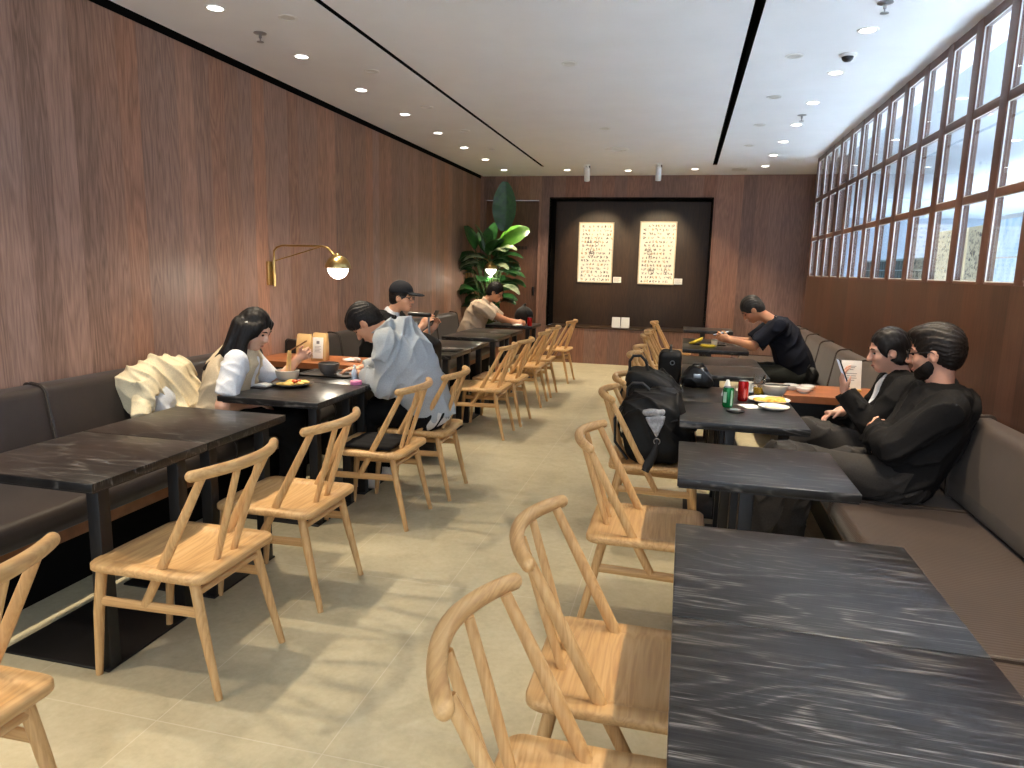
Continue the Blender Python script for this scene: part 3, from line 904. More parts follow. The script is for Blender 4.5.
def console(side, ya, yb, xa, xb, label):
    M = MATS
    t = thing('console_shelf', label, 'console', ((XL if side < 0 else XR), ya, 0), group='wooden consoles between the benches')
    wx = XL if side < 0 else XR
    a, b = xa - wx, xb - wx
    P = rrect((b - a) / 2, (yb - ya) / 2, .05, 6, (a + b) / 2, (yb - ya) / 2)
    loops_mesh([[(x, y, .69) for x, y in P], [(x, y, .735) for x, y in P]]).build('console_top', plain('console_wood', (150, 90, 52), .35, var=.2, scale=9), t)
    MB().box((a + .06, .06, 0), (b - .02, yb - ya - .06, .69)).build('console_body', M['blackedge'], t)
    return t

def build_benches():
    bench(-1, -1.2, 4.78, [.4, 2.0, 3.55], [-.1, 1.35, 2.86, 3.9], 'long dark brown upholstered bench along the left wall, nearer length')
    console(-1, 4.8, 5.28, XL, -2.38, 'orange brown wooden console with kraft bags between the left benches')
    bench(-1, 5.3, 9.62, [6.75, 8.2], [6.04, 6.9, 7.8, 8.7], 'dark brown upholstered bench along the left wall, farther length up to the plant')
    bench(1, -1.2, 4.68, [.5, 2.1, 3.5], [.9, 2.3, 3.74], 'long brown upholstered bench along the right wall where the black-clad pair sit')
    console(1, 4.7, 5.2, .6, 1.29, 'orange brown wooden console with sauce bowls between the right benches')
    bench(1, 5.22, 9.6, [6.7, 8.2], [5.95, 6.75, 7.55, 8.35, 9.1], 'brown upholstered bench along the right wall where the person in navy sits', -.53)
# ------------------------------------------------------------------ loose things
def sconce(X, Y, z, label, dy=.1):
    """brass swing-arm wall lamp; (X, Y, z) = centre of the globe"""
    M = MATS
    t = thing('wall_lamp', label, 'wall lamp', (XL, Y + dy, 0), group='brass wall lamps')
    x = X - XL; y = -dy
    MB().box((0, -.045, 1.31), (.022, .045, 1.5), .003).build('back_plate', M['brass'], t)
    MB().tube([(.045, .0, 1.3), (.045, .0, 1.52)], .011, 14).build('pivot', M['brass'], t)
    k = (x - .045)
    P = [(.045, 0, 1.5), (.05, y * .02, 1.585), (.085, y * .08, 1.615), (.14, y * .18, 1.628), (.28, y * .4, 1.628), (x - .14, y * .83, 1.625), (x - .09, y * .9, 1.612), (x - .05, y * .95, z + .115), (x - .015, y, z + .085)]
    MB().tube(P, .0085, 12).build('arm', M['brass'], t)
    MB().tube([(.05, 0, 1.505), (x - .17, y * .8, 1.618)], .0045, 10).build('stay', M['brass'], t)
    r = .098
    MB().lathe([(.012, r + .012), (.02, r + .004)] + [(r * math.sin(a), r * math.cos(a)) for a in np.linspace(.2, PI / 2, 12)] + [(r * .985, -.002), (r * .93, .0)], (x, y, z), 36).build('shade', M['brass'], t)
    g = r * .80
    MB().lathe([(g * math.cos(a), g * math.sin(a)) for a in np.linspace(.12, -PI / 2, 12)], (x, y, z - .005), 32).build('globe', emit('lamp_globe', (1, .95, .84), 5.0), t)
    l = bpy.data.lights.new('lamp', 'POINT'); l.energy = 6; l.color = (1, .88, .7); l.shadow_soft_size = .06
    o = bpy.data.objects.new('lamp', l); link(o); o.location = (X, Y, z - r * .8 - .075)
    return t

def plate_prof(r, h=.018, foot=.55):
    return [(0, .004), (r * foot, .004), (r * foot, 0), (r * foot + .004, .0), (r * .72, .005), (r, h), (r, h + .003), (r * .72, .009), (0, .008)]
def bowl_prof(r, h, foot=.45):
    out = [(0, .004), (r * foot, .004), (r * foot, 0), (r * foot + .005, 0)]
    for u in np.linspace(0, 1, 8): out.append((r * foot + .005 + (r - r * foot - .005) * math.sin(u * PI / 2) ** .9, .006 + (h - .006) * (1 - math.cos(u * PI / 2)) ** .85))
    inn = [(max(a - .005, 0), b + .002) for a, b in out[4:]]
    return out + list(reversed(inn)) + [(0, .011)]

def curve_leaf(mb, base, d, up, L, W, droop=.5, n=10, m=5, fold=.25):
    """one broad leaf: a curved bowed strip with thickness"""
    d = Vector(d).normalized(); up = Vector(up); s = d.cross(up).normalized(); up = s.cross(d).normalized()
    p = Vector(base); ang = 0; vs = []; fs = []
    th = .0015
    rows = []
    for i in range(n + 1):
        u = i / n
        w = W * .5 * (math.sin(PI * min(u * .95 + .03, 1)) ** .58) * (1 - .12 * u) + .001
        t = (d * math.cos(ang) - up * math.sin(ang)).normalized(); nn = (up * math.cos(ang) + d * math.sin(ang)).normalized()
        row = []
        for j in range(m):
            v = j / (m - 1) * 2 - 1
            row.append(p + s * (w * v) + nn * (abs(v) * w * fold + .004 * math.sin(u * 23 + v * 2) * abs(v)))
        rows.append((row, nn)); p = p + t * (L / n); ang += droop / n
    top = []; bot = []
    for row, nn in rows:
        for q in row: top.append(q + nn * th)
        for q in row: bot.append(q - nn * th)
    N = len(top)
    def id(i, j, b=0): return (i * m + j) + (len(rows) * m if b else 0)
    T = []; Bm = []
    for row, nn in rows:
        T += [q + nn * th for q in row]; Bm += [q - nn * th for q in row]
    for i in range(n):
        for j in range(m - 1):
            fs.append((id(i, j), id(i, j + 1), id(i + 1, j + 1), id(i + 1, j)))
            fs.append((id(i, j, 1), id(i + 1, j, 1), id(i + 1, j + 1, 1), id(i, j + 1, 1)))
        fs.append((id(i, 0), id(i + 1, 0), id(i + 1, 0, 1), id(i, 0, 1))); fs.append((id(i, m - 1), id(i, m - 1, 1), id(i + 1, m - 1, 1), id(i + 1, m - 1)))
    mb.add(T + Bm, fs)

def build_plant():
    M = MATS
    cx, cy = -2.88, 10.42
    t = thing('potted_plant', 'tall leafy potted plant in the corner beside the end wall door', 'plant', (cx, cy, 0))
    MB().lathe([(0, 0), (.16, 0), (.175, .02), (.21, .40), (.215, .42), (.2, .42), (.19, .38), (0, .37)], n=36).build('pot', M['pot'], t)
    MB().lathe([(.19, .372), (.1, .385), (0, .39)], n=24).build('soil', M['soil'], t)
    st = MB(); r = random.Random(21)
    # stems with the leaf at their tip: (x, y, z of leaf base, direction, length, width, droop, material)
    dark, pale = MB(), MB()
    def stem(x, y, z, bend=0):
        st.tube([(r.uniform(-.05, .05), r.uniform(-.05, .05), .38), (x * .35, y * .35, .38 + (z - .38) * .5), (x * .8, y * .8, .38 + (z - .38) * .85), (x, y, z)], [.011, .009, .007, .006], 8)
    B = MB(); stem(.21, 0, 2.06); curve_leaf(B, (.18, .0, 2.04), (.0, .04, 1), (.15, -1, 0), .72, .38, -.12, 16, 7, .14); B.build('upright_leaf', M['leaf'], t)
    B = MB(); stem(.24, -.05, 1.9); curve_leaf(B, (.12, -.04, 1.84), (.9, -.15, .5), (-.3, -.75, .6), .52, .42, .3, 12, 7, .12); B.build('bright_leaf', M['leaf_bright'], t)
    for x, z, dx, dz, L, W, dr in ((-.2, 1.62, -.75, .35, .42, .2, 1.6), (-.13, 1.72, -.3, 1, .38, .15, .3), (-.03, 1.75, -.12, 1, .40, .16, .3), (.06, 1.62, .25, .8, .4, .17, 1.0),
                                (-.28, 1.45, -.7, .3, .4, .2, 1.9), (.1, 1.55, .8, .5, .42, .18, 1.2), (.02, 1.5, .4, .6, .4, .2, 1.7), (-.1, 1.5, -.5, .5, .42, .2, 1.5), (.2, 1.45, .9, .3, .36, .16, 1.0),
                                (-.2, 1.2, -.8, .4, .38, .19, 1.6), (.0, 1.25, .2, .6, .4, .2, 1.6), (.15, 1.2, .8, .4, .36, .18, 1.3), (-.1, 1.05, -.5, .5, .36, .18, 1.6), (.1, 1.0, .6, .5, .36, .18, 1.5), (-.2, .9, -.8, .5, .34, .17, 1.3), (.0, .85, .1, .6, .36, .18, 1.6)):
        for rep in range(4):
            y = r.uniform(-.26, .1); xx = max(x + r.uniform(-.08, .05), -.26); zz = z + r.uniform(-.07, .07)
            stem(xx, y, zz)
            curve_leaf(dark, (xx, y, zz), (dx + r.uniform(-.2, .2), r.uniform(-.7, .2), dz), (0, -.3, 1), L * r.uniform(.8, 1.05), W * 1.25, dr, 9, 5, .22)
    for x, z, dx, dz in ((-.05, 1.62, -.6, .3), (.05, 1.68, .5, .5), (.18, 1.74, .7, .5), (-.12, 1.55, -.8, .2), (.1, 1.5, .5, .3), (.25, 1.22, .9, .15)):
        y = r.uniform(-.3, -.15); stem(x, y, z); curve_leaf(pale, (x, y, z), (dx, -.4, dz), (0, -.4, 1), .33, .14, 1.3, 9, 5, .2)
    st.build('stems', M['stemmat'], t)
    o = dark.build('foliage', M['leaf'], t); o['kind'] = 'stuff'
    o = pale.build('pale_foliage', M['leaf_pale'], t); o['kind'] = 'stuff'

def sheet(x0, x1, z0, z1, label, seed):
    """pale framed sheet covered in small ink drawings"""
    M = MATS; Y = YB + .5
    t = thing('framed_sheet', label, 'picture', ((x0 + x1) / 2, Y, (z0 + z1) / 2), group='framed sheets in the niche')
    hx, hz = (x1 - x0) / 2, (z1 - z0) / 2
    m = MB(); fw = .016
    m.box((-hx, -.035, -hz), (-hx + fw, -.001, hz), .002).box((hx - fw, -.035, -hz), (hx, -.001, hz), .002).box((-hx, -.035, -hz), (hx, -.001, -hz + fw), .002).box((-hx, -.035, hz - fw), (hx, -.001, hz), .002)
    m.build('frame', plain('pale_frame_wood', (206, 190, 160), .5, var=.1), t)
    MB().box((-hx + fw, -.02, -hz + fw), (hx - fw, -.002, hz - fw)).build('paper_sheet', plain('art_paper', (246, 242, 230), .85, var=.01), t)
    r = random.Random(seed)
    sets = {'drawing': MB(), 'ochre_drawing': MB(), 'pale_drawing': MB()}
    y = -.0215
    def stroke(mb, pts, w): mb.tube([(a, y, b) for a, b in pts], w, 4, sq=(1, .25) if False else (1, 1))
    rows = 15
    for i in range(rows):
        zc = hz - .07 - (2 * hz - .12) * i / (rows - 1)
        x = -hx + .05
        while x < hx - .06:
            wv = r.uniform(.02, .055); k = r.choice(('drawing', 'pale_drawing', 'drawing', 'ochre_drawing'))
            if r.random() < .18: x += wv; continue
            for q in range(r.randint(2, 4)):
                pts = [(x + r.uniform(0, wv), zc + r.uniform(-.022, .022)) for _ in range(r.randint(2, 4))]
                stroke(sets[k], pts, r.uniform(.002, .0036))
            x += wv + r.uniform(.006, .02)
    # a few larger figures: towers and ovals
    for k in range(4):
        px, pz = r.uniform(-hx + .12, hx - .12), r.uniform(-hz + .15, hz - .15); w = r.uniform(.04, .08); h = r.uniform(.06, .14)
        stroke(sets['drawing'], [(px - w / 2, pz - h / 2), (px, pz + h / 2), (px + w / 2, pz - h / 2), (px - w / 2, pz - h / 2)], .004)
        stroke(sets['drawing'], [(px + w * .6 * math.cos(a), pz - h * .7 + w * .5 * math.sin(a)) for a in np.linspace(0, 2 * PI, 12)], .0025)
    for (k, mb), mt in zip(sets.items(), (M['ink'], M['ink_ochre'], M['ink_soft'])):
        o = mb.build(k, mt, t, smooth=False); o['kind'] = 'stuff'

def can(name, label, loc, mat, h=.118, r=.031, rz=0):
    M = MATS
    t = thing(name, label, 'can', loc, rz, 'drink cans')
    MB().lathe([(0, .003), (r * .72, .002), (r * .8, 0), (r, .012), (r, h - .016), (r * .86, h - .003)], n=32).build('can_body', mat, t)
    lid = MB().lathe([(r * .86, h - .003), (r * .88, h), (r * .84, h), (r * .8, h - .005), (0, h - .005)], n=32).build('can_lid', M['steel'], t)
    MB().tube([(-.004, 0, h - .003), (.012, 0, h - .003)], .0045, 8, sq=(1, .35)).build('pull_tab', M['steel'], lid)
    return t

def band(mb, r, a0, a1, z0, z1, wob=0):
    n = 14; vs = []; fs = []
    for k in range(n + 1):
        a = a0 + (a1 - a0) * k / n; w = wob * math.sin(3 * k / n * PI)
        vs += [(r * math.cos(a), r * math.sin(a), z0 + w), (r * math.cos(a), r * math.sin(a), z1 + w)]
    for k in range(n): fs.append((2 * k, 2 * k + 2, 2 * k + 3, 2 * k + 1))
    mb.add(vs, fs)

def build_items():
    M = MATS
    sconce(-2.59, 4.95, 1.463, 'brass wall lamp with a glowing globe above the person in white', .17)
    sconce(-2.80, 10.10, 1.469, 'brass wall lamp with a glowing globe among the leaves of the tall plant', .35)
    build_plant()
    sheet(-1.736, -1.166, 1.287, 2.258, 'left framed sheet of small ink drawings in the dark niche', 5)
    sheet(-.75, -.17, 1.283, 2.28, 'right framed sheet of small ink drawings in the dark niche', 8)
    for x0, x1, lab in ((-1.145, -1.015, 'small white caption card beside the left framed sheet'), (-.168, -.04, 'small white caption card beside the right framed sheet')):
        c = thing('caption_card', lab, 'card', ((x0 + x1) / 2, YB + .5, 1.34), group='caption cards')
        hw = (x1 - x0) / 2
        MB().box((-hw, -.008, -.046), (hw, -.001, .046), .001).build('card', M['paper'], c)
        m = MB()
        for k in range(4): m.box((-hw + .015, -.0092, .024 - k * .018), (hw - .02 - .02 * (k % 2), -.008, .028 - k * .018))
        m.build('print', M['ink_soft'], c)
    # two white leaflets standing on the ledge
    for x, lab in ((-1.03, 'left one of two white leaflets standing on the niche ledge'), (-.885, 'right one of two white leaflets standing on the niche ledge')):
        b = thing('leaflet', lab, 'leaflet', (x, YB + .10, .589), 0, 'leaflets on the ledge')
        MB().prism([(0, 0), (.004, 0), (.044, .165), (.040, .165)], 0, -.065, .065).build('front_cover', M['paper'], b)
        MB().prism([(.12, 0), (.124, 0), (.044, .165), (.040, .165)], 0, -.065, .065).build('rear_cover', M['paper'], b)
        m = MB()
        for k in range(3): m.box((-.04, .026 - .0095 * 0 + .0085 * k - .0016, .12 - 0 * k), (-.01, .0262 + .0085 * k - .0016, .121))
    # ---------------- left side
    # cream jacket thrown over the bench back
    D = SDF()
    cx, cy = XL + .24, 3.58
    D.cap((cx - .05, cy - .2, .78), (cx - .05, cy + .18, .80), .075, .085, .05); D.ell((cx - .03, cy, .72), (.1, .27, .2), None, .06)
    D.cap((cx, cy - .16, .82), (cx + .06, cy - .24, .66), .06, .05, .04); D.cap((cx + .04, cy + .05, .8), (cx + .1, cy + .16, .5), .07, .09, .05)
    D.cap((cx + .06, cy - .02, .62), (cx + .1, cy + .0, .48), .06, .08, .05); D.cap((cx + .03, cy + .2, .7), (cx + .09, cy + .26, .5), .07, .08, .05)
    D.ell((cx + .1, cy - .1, .6), (.05, .1, .11), None, .03, 'sub')
    me = D.mesh('jacket', .007, folds(.012, 40, 4))
    o = thing('jacket', 'cream jacket thrown over the left bench beside the person in white', 'jacket', (0, 0, 0))
    new_obj('jacket_body', me, M['cream'], o)
    D = SDF(); D.cap((cx + .02, cy - .19, .74), (cx + .09, cy - .305, .60), .052, .05, .02, flat='b'); D.ell((cx + .1, cy - .32, .585), (.03, .03, .03), None, .01, 'sub')
    new_obj('jacket_sleeve', D.mesh('sleeve', .007, folds(.006, 40, 6)), M['cream'], o)
    D = SDF(); D.ell((cx + .055, cy - .08, .64), (.045, .095, .1), None, .02); D.cap((cx + .08, cy - .1, .6), (cx + .1, cy - .03, .5), .03, .03, .02)
    new_obj('jacket_lining', D.mesh('lining', .007, folds(.006, 40, 7)), M['cream_in'], o)
    # kraft bags and a menu card on the console
    for k, (x, y, h, rz, lab) in enumerate(((-2.78, 4.99, .215, .1, 'front kraft paper bag on the left console, with the white card clipped on'), (-2.945, 5.04, .195, .3, 'rear kraft paper bag on the left console, half hidden by the front one'))):
        b = thing('paper_bag', lab, 'bag', (x, y, .735), rz, 'kraft bags on the console')
        L = []
        for z, sx, sy in ((0, .06, .045), (.01, .064, .046), (h * .6, .062, .038), (h * .95, .057, .02), (h, .055, .016)):
            L.append([(px, py + .02 * z / h, z + (.006 * math.sin(px * 120) if z == h else 0)) for px, py in rrect(sx, sy, min(sx, sy) * .4, 3)])
        L2 = [[(px * .96, py, z - .004) for px, py, z in L[-1]], [(px * .9, py, z * .5) for px, py, z in L[1]]]
        loops_mesh(L + L2, close=(True, False)).build('bag_body', M['kraft'], b, auto=40)
        if k == 0:
            Mx = Matrix.Translation((0.004, -.056, .02)) @ Matrix.Rotation(-.13, 4, 'X')
            MB().box((-.042, -.002, 0), (.042, .002, .165), .001, Mx).build('white_card', M['paper'], b)
            m = MB()
            for q in range(5): m.box((-.025, -.0028, .05 + q * .011), (.025 - .01 * (q % 2), -.0021, .053 + q * .011), 0, Mx)
            m.box((-.012, -.0028, .115), (.012, -.0021, .138), 0, Mx)
            m.build('print', M['ink_soft'], b)
    T = .7401
    t = thing('plate', 'dark rimmed plate of food in front of the person in white', 'plate', (-2.33, 3.84, T)); t['group'] = 'plates on the tables'
    MB().lathe(plate_prof(.125), n=40).build('plate_dish', M['ceramic_dark'], t)
    m = SDF(); r = random.Random(2)
    for k in range(14): m.ell((r.uniform(-.06, .06), r.uniform(-.06, .06), .016), (r.uniform(.015, .035), r.uniform(.015, .03), r.uniform(.008, .016)), None, .008)
    o = new_obj('food', m.mesh('food', .004), plain('yellow_food', (224, 186, 96), .5, var=.25, scale=60), t); o['kind'] = 'stuff'
    m = SDF(); m.ell((.02, -.01, .03), (.02, .018, .012), None, .006); m.ell((.03, .02, .028), (.014, .016, .01), None, .006)
    o = new_obj('garnish', m.mesh('garnish', .004), plain('red_garnish', (196, 84, 40), .4), t)
    t = thing('serving_board', 'thin black board under the plate of the person in white', 'board', (-2.38, 3.8, T)); MB().box((-.2, -.16, -.0003), (.16, .05, .0), 0)
    MB().box((-.19, -.14, 0), (-.03, -.0, .008), .003).build('board_slab', M['plastic'], t)
    t = thing('napkin', 'folded white napkin on the black board before the person in white', 'napkin', (-2.48, 3.74, T + .0082)); MB().prism([(-.05, 0), (.05, 0), (.045, .008), (.0, .014), (-.045, .006)], 1, -.035, .035).build('napkin_fold', M['paper'], t)
    t = thing('noodle_bowl', 'pale noodle bowl under the chopsticks of the person in white', 'bowl', (-2.44, 3.96, T), group='bowls'); MB().lathe(bowl_prof(.075, .075), n=40).build('bowl_body', M['ceramic'], t)
    m = MB(); m.lathe([(0, .06), (.03, .062), (.066, .058)], n=30); m.build('noodle_soup', plain('soup', (214, 180, 120), .3, var=.2, scale=50), t)
    t = thing('serving_tray', 'black tray holding the grey stoneware bowl on the left table', 'tray', (-2.33, 4.33, T))
    loops_mesh([[(x, y, z) for x, y in rrect(a, b, .03, 5)] for a, b, z in ((.19, .13, 0), (.2, .14, .012), (.196, .136, .012), (.187, .127, .004))]).build('tray_body', M['plastic'], t)
    t = thing('soup_bowl', 'grey stoneware bowl standing on the black tray', 'bowl', (-2.33, 4.3, T + .0045), group='bowls'); MB().lathe(bowl_prof(.072, .08), n=40).build('bowl_body', M['ceramic_dark'], t)
    t = thing('spray_bottle', 'small clear and white spray bottle by the grey hoodie sleeve', 'bottle', (-2.09, 4.2, T))
    MB().lathe([(0, 0), (.018, 0), (.02, .004), (.02, .055), (.012, .068), (.01, .07)], n=24).build('bottle_body', plain('pale_blue_plastic', (196, 210, 228), .2), t)
    MB().lathe([(.011, .069), (.011, .08), (.008, .082), (.008, .098), (0, .1)], n=18).build('spray_cap', M['white'], t)
    t = thing('tissue_pack', 'round pink tissue tub on the table edge by the hoodie', 'tub', (-1.995, 4.03, T))
    MB().lathe([(0, 0), (.036, 0), (.038, .004), (.038, .02), (.034, .025), (0, .026)], n=28).build('tub_body', plain('pink_plastic', (226, 130, 172), .35), t)
    MB().lathe([(.02, .0262), (.018, .029), (0, .029)], n=20).build('tub_lid', plain('pale_pink_plastic', (240, 190, 212), .3), t)
    t = thing('napkin', 'crumpled white napkin at the far end of the left console', 'napkin', (-2.52, 5.0, .7352)); m = SDF(); m.ell((0, 0, .012), (.06, .03, .014), None, .01); m.ell((.05, .01, .016), (.03, .03, .018), None, .01); new_obj('napkin_fold', m.mesh('nap', .005, folds(.004, 90, 2)), M['paper'], t)
    t = thing('seat_cushion', 'thin black cushion on the ash chair before the hoodie wearer', 'cushion', (-1.74, 3.73, .452)); m = SDF(); m.box((.03, 0, .012), (.15, .16, .012), .012); new_obj('cushion_pad', m.mesh('cushion', .007, folds(.002, 40, 2)), M['cushionmat'], t)
    # wheeled backpack with its pull handle up, between the hoodie wearer and the person in the cap
    sx, sy = -1.97, 5.0
    t = thing('wheeled_backpack', 'black wheeled backpack with its pull handle up behind the grey hoodie', 'luggage', (sx, sy, 0))
    D = SDF(); D.box((.02, 0, .5), (.16, .13, .45), .06); D.box((.02, -.1, .42), (.13, .07, .30), .05, k=.03); D.ell((.03, 0, .9), (.12, .1, .1), None, .05)
    new_obj('pack_body', D.mesh('pack', .009, folds(.004, 30, 8)), M['bag'], t)
    MB().tube([(-.075, .1, .8), (-.085, .1, 1.125), (.065, .1, 1.12), (.075, .1, .8)], .010, 10).build('handle_tube', M['steel'], t)
    MB().tube([(-.09, .1, 1.125), (.07, .1, 1.12)], .018, 14, rnd=True).build('handle_grip', M['plastic'], t)
    for s in (-1, 1): MB().tube([(s * .11 - .012, .1, .045), (s * .11 + .012, .1, .045)], .045, 20).build('wheel', M['plastic'], t)
    t = thing('serving_tray', 'dark flat tray on the table of the person in the cap', 'tray', (-2.08, 6.0, T)); loops_mesh([[(x, y, z) for x, y in rrect(a, b, .03, 5)] for a, b, z in ((.14, .1, 0), (.15, .11, .01), (.146, .106, .01), (.138, .098, .003))]).build('tray_body', M['plastic'], t)
    can('drink_can', 'red drink can in front of the person in the beige shirt', (-1.955, 9.02, T), plain('red_can_paint', (176, 24, 24), .25, metal=.4, var=.08))
    t = thing('napkin', 'white tissue under the hands of the person in the beige shirt', 'napkin', (-2.12, 8.99, T)); m = SDF(); m.ell((0, 0, .012), (.07, .05, .016), None, .01); new_obj('napkin_fold', m.mesh('nap', .006, folds(.004, 90, 5)), M['paper'], t)
    t = thing('backpack', 'dark backpack standing on the last left table near the niche', 'backpack', (-2.12, 9.4, T), group='black bags'); D = SDF(); D.ell((0, 0, .11), (.13, .11, .13), None, .03); D.cap((-.05, 0, .2), (.02, 0, .27), .014, .014, .02); D.cut((0, 0, .002), (0, 0, -1)); new_obj('bag_body', D.mesh('bag', .009, folds(.008, 24, 3)), M['bag'], t)
    # ---------------- right side
    def backpack(name, label, loc, rz, hx, hy, h, lean, silver):
        t = thing(name, label, 'backpack', loc, rz, 'black bags')
        t.rotation_euler = (0, lean, rz)
        D = SDF(); D.box((0, 0, h * .5), (hx, hy, h * .5), min(hx, hy) * (.55 if silver else .36)); D.box((hx * .75, 0, h * .36), (hx * .5, hy * .8, h * .3), .05, k=.03)
        if silver: D.ell((0, 0, h * .85), (hx * .9, hy * .85, h * .2), None, .04)
        else: D.cut((-hx * .2, 0, h * .99), (.62, 0, 1.0), .05)
        D.cut((0, 0, 0), (0, 0, -1))
        new_obj('bag_body', D.mesh('bag', .0075, folds(.012, 44, int(h * 100))), M['bag'], t)
        MB().tube([(-hx * .85, 0, h * .93), (-hx * .8, 0, h * 1.1), (-hx * .62, 0, h * 1.17), (-hx * .3, 0, h * 1.16), (-hx * .12, 0, h * 1.08), (-hx * .05, 0, h * .92)], .016, 10, sq=(.6, 1)).build('top_handle', M['strap'], t)
        for s in (-1, 1):
            MB().tube([(-hx * .8, s * hy * .5, h * .93), (-hx * 1.25, s * hy * .6, h * .7), (-hx * 1.3, s * hy * .65, h * .35), (-hx * .9, s * hy * .75, h * .08)], .022, 10, sq=(.35, 1), up=(1, 0, 0)).build('shoulder_strap', M['strap'], t)
        MB().tube([(hx * .2, -hy * .98, h * .62), (hx * .8, -hy * .9, h * .66), (hx * 1.24, -hy * .5, h * .62), (hx * 1.28, 0, h * .62), (hx * 1.24, hy * .5, h * .62), (hx * .8, hy * .9, h * .66)], .005, 8).build('zip', M['plastic'], t)
        if silver:
            D = SDF(); D.box((.02, -hy * 1.0, h * .58), (.055, .02, h * .17), .01); D.box((.01, -hy * .97, h * .80), (.065, .024, .016), .012, k=.006)
            D.cut((.02, 0, h * .40), (2.2, 0, -1)); D.cut((.02, 0, h * .40), (-2.2, 0, -1))
            new_obj('silver_patch', D.mesh('patch', .006, folds(.004, 60, 2)), M['silver_cloth'], t)
            MB().tube([(.02, -hy * 1.05, h * .5), (.02, -hy * 1.1, h * .36), (.0, -hy * 1.1, h * .2), (-.03, -hy * 1.12, h * .06), (-.055, -hy * 1.15, -.02)], [.009, .010, .02, .026, .022], 8, sq=(1, .4)).build('hanging_strap', M['strap'], t)
            MB().tube([(.02 + .016 * math.cos(a), -hy * 1.1, h * .38 + .016 * math.sin(a)) for a in np.linspace(0, 2 * PI, 17)], .003, 6).build('ring', M['steel'], t)
        return t
    backpack('backpack', 'black backpack with a silver grey patch on the chair by the drink cans', (-.095, 3.95, .452), 0, .165, .19, .37, -.12, True)
    backpack('backpack', 'tall plain black backpack with a raised top handle on the chair behind', (-.115, 4.52, .452), 0, .15, .18, .45, -.16, False)
    t = thing('shoulder_bag', 'boxy black shoulder bag with a metal ring on a right row chair', 'bag', (-.075, 5.8, .452), group='black bags')
    D = SDF(); D.box((0, 0, .2), (.09, .15, .2), .035); D.box((0, 0, .38), (.075, .13, .03), .025, k=.02); D.cut((0, 0, 0), (0, 0, -1)); new_obj('bag_body', D.mesh('bag', .008, folds(.002, 30, 9)), M['bag'], t)
    MB().tube([(.02 + .016 * math.cos(a), -.153, .33 + .016 * math.sin(a)) for a in np.linspace(0, 2 * PI, 17)], .0035, 6).build('ring', M['steel'], t)
    MB().tube([(0, -.1, .4), (0, -.08, .45), (0, .08, .45), (0, .1, .4)], .01, 8, sq=(1, .5)).build('top_handle', M['strap'], t)
    t = thing('purse', 'small black leather purse with a looped strap standing on a table', 'purse', (.115, 4.74, T), group='black bags')
    D = SDF(); D.cap((-.06, 0, .045), (.06, 0, .045), .05, .05, .03); D.ell((0, 0, .09), (.075, .05, .05), None, .04); D.cap((-.03, 0, .13), (.04, 0, .13), .02, .02, .03); D.cut((0, 0, .001), (0, 0, -1))
    new_obj('bag_body', D.mesh('purse', .006, folds(.006, 46, 9)), M['bag_soft'], t)
    MB().tube([(-.05, -.02, .12), (-.02, -.03, .16), (.03, -.02, .165), (.07, .0, .1)], .007, 8).build('carry_handle', M['strap'], t)
    MB().tube([(-.05, -.02, .10), (-.09, -.03, .06), (-.125, -.04, -.02), (-.135, -.05, -.12), (-.115, -.06, -.16), (-.1, -.05, -.1), (-.09, -.04, .0), (-.06, -.03, .08)], .005, 8).build('strap', M['strap'], t)
    MB().box((-.02, -.056, .07), (.03, -.048, .1), .003).build('clasp', M['steel'], t)
    g = can('drink_can', 'green drink can on the table before the black-clad pair', (.282, 4.11, T), plain('green_can_paint', (20, 124, 62), .25, metal=.35, var=.1))
    m = MB(); band(m, .0313, -2.6, -1.9, .03, .09); band(m, .0313, -1.15, -.75, .012, .1, .004); m.build('can_print', plain('pale_green_print', (170, 206, 176), .3), g)
    g = can('drink_can', 'red drink can on the table before the black-clad pair', (.382, 4.35, T), plain('red_can_paint', (176, 24, 24), .25, metal=.4, var=.08), h=.124)
    m = MB(); band(m, .0313, -1.45, -1.05, .02, .075, .006); m.build('can_print', plain('pale_red_print', (226, 120, 110), .3), g)
    t = thing('pager', 'round dark table pager with a pale centre before the green can', 'pager', (.317, 3.98, T))
    MB().lathe([(0, 0), (.046, 0), (.05, .004), (.05, .01), (.045, .014), (.03, .015)], n=32).build('pager_body', M['plastic'], t)
    MB().lathe([(.031, .0148), (.02, .017), (0, .0175)], n=28).build('pager_top', plain('grey_blue_plastic', (130, 146, 152), .3), t)
    t = thing('napkin', 'flat white napkin beside the red can on the right table', 'napkin', (.41, 4.17, T)); MB().box((-.05, -.06, 0), (.05, .06, .003), .001, Matrix.Rotation(.4, 4, 'Z')).build('napkin_fold', M['paper'], t)
    t = thing('napkin', 'peaked white napkin standing behind the green can', 'napkin', (.30, 4.5, T)); MB().lathe([(0.034, 0), (.03, .03), (.018, .075), (.009, .1), (0, .103)], n=9).build('napkin_fold', M['paper'], t)
    def dish(name, label, loc, r, mat, foodmat, seed, n=14, spread=.6, hh=.016):
        t = thing(name, label, 'plate', loc, group='plates on the tables')
        MB().lathe(plate_prof(r), n=40).build('plate_dish', mat, t)
        m = SDF(); q = random.Random(seed)
        for k in range(n): m.ell((q.uniform(-spread, spread) * r, q.uniform(-spread, spread) * r * .8, hh), (q.uniform(.18, .34) * r, q.uniform(.15, .3) * r, q.uniform(.6, 1.1) * hh), None, .008)
        o = new_obj('food', m.mesh('food', .005), foodmat, t); o['kind'] = 'stuff'
        return t
    dish('plate', 'white plate of yellow food on the pair\'s table', (.535, 4.36, T), .12, M['white_ceramic'], plain('orange_food', (230, 172, 70), .5, var=.3, scale=60), 5)
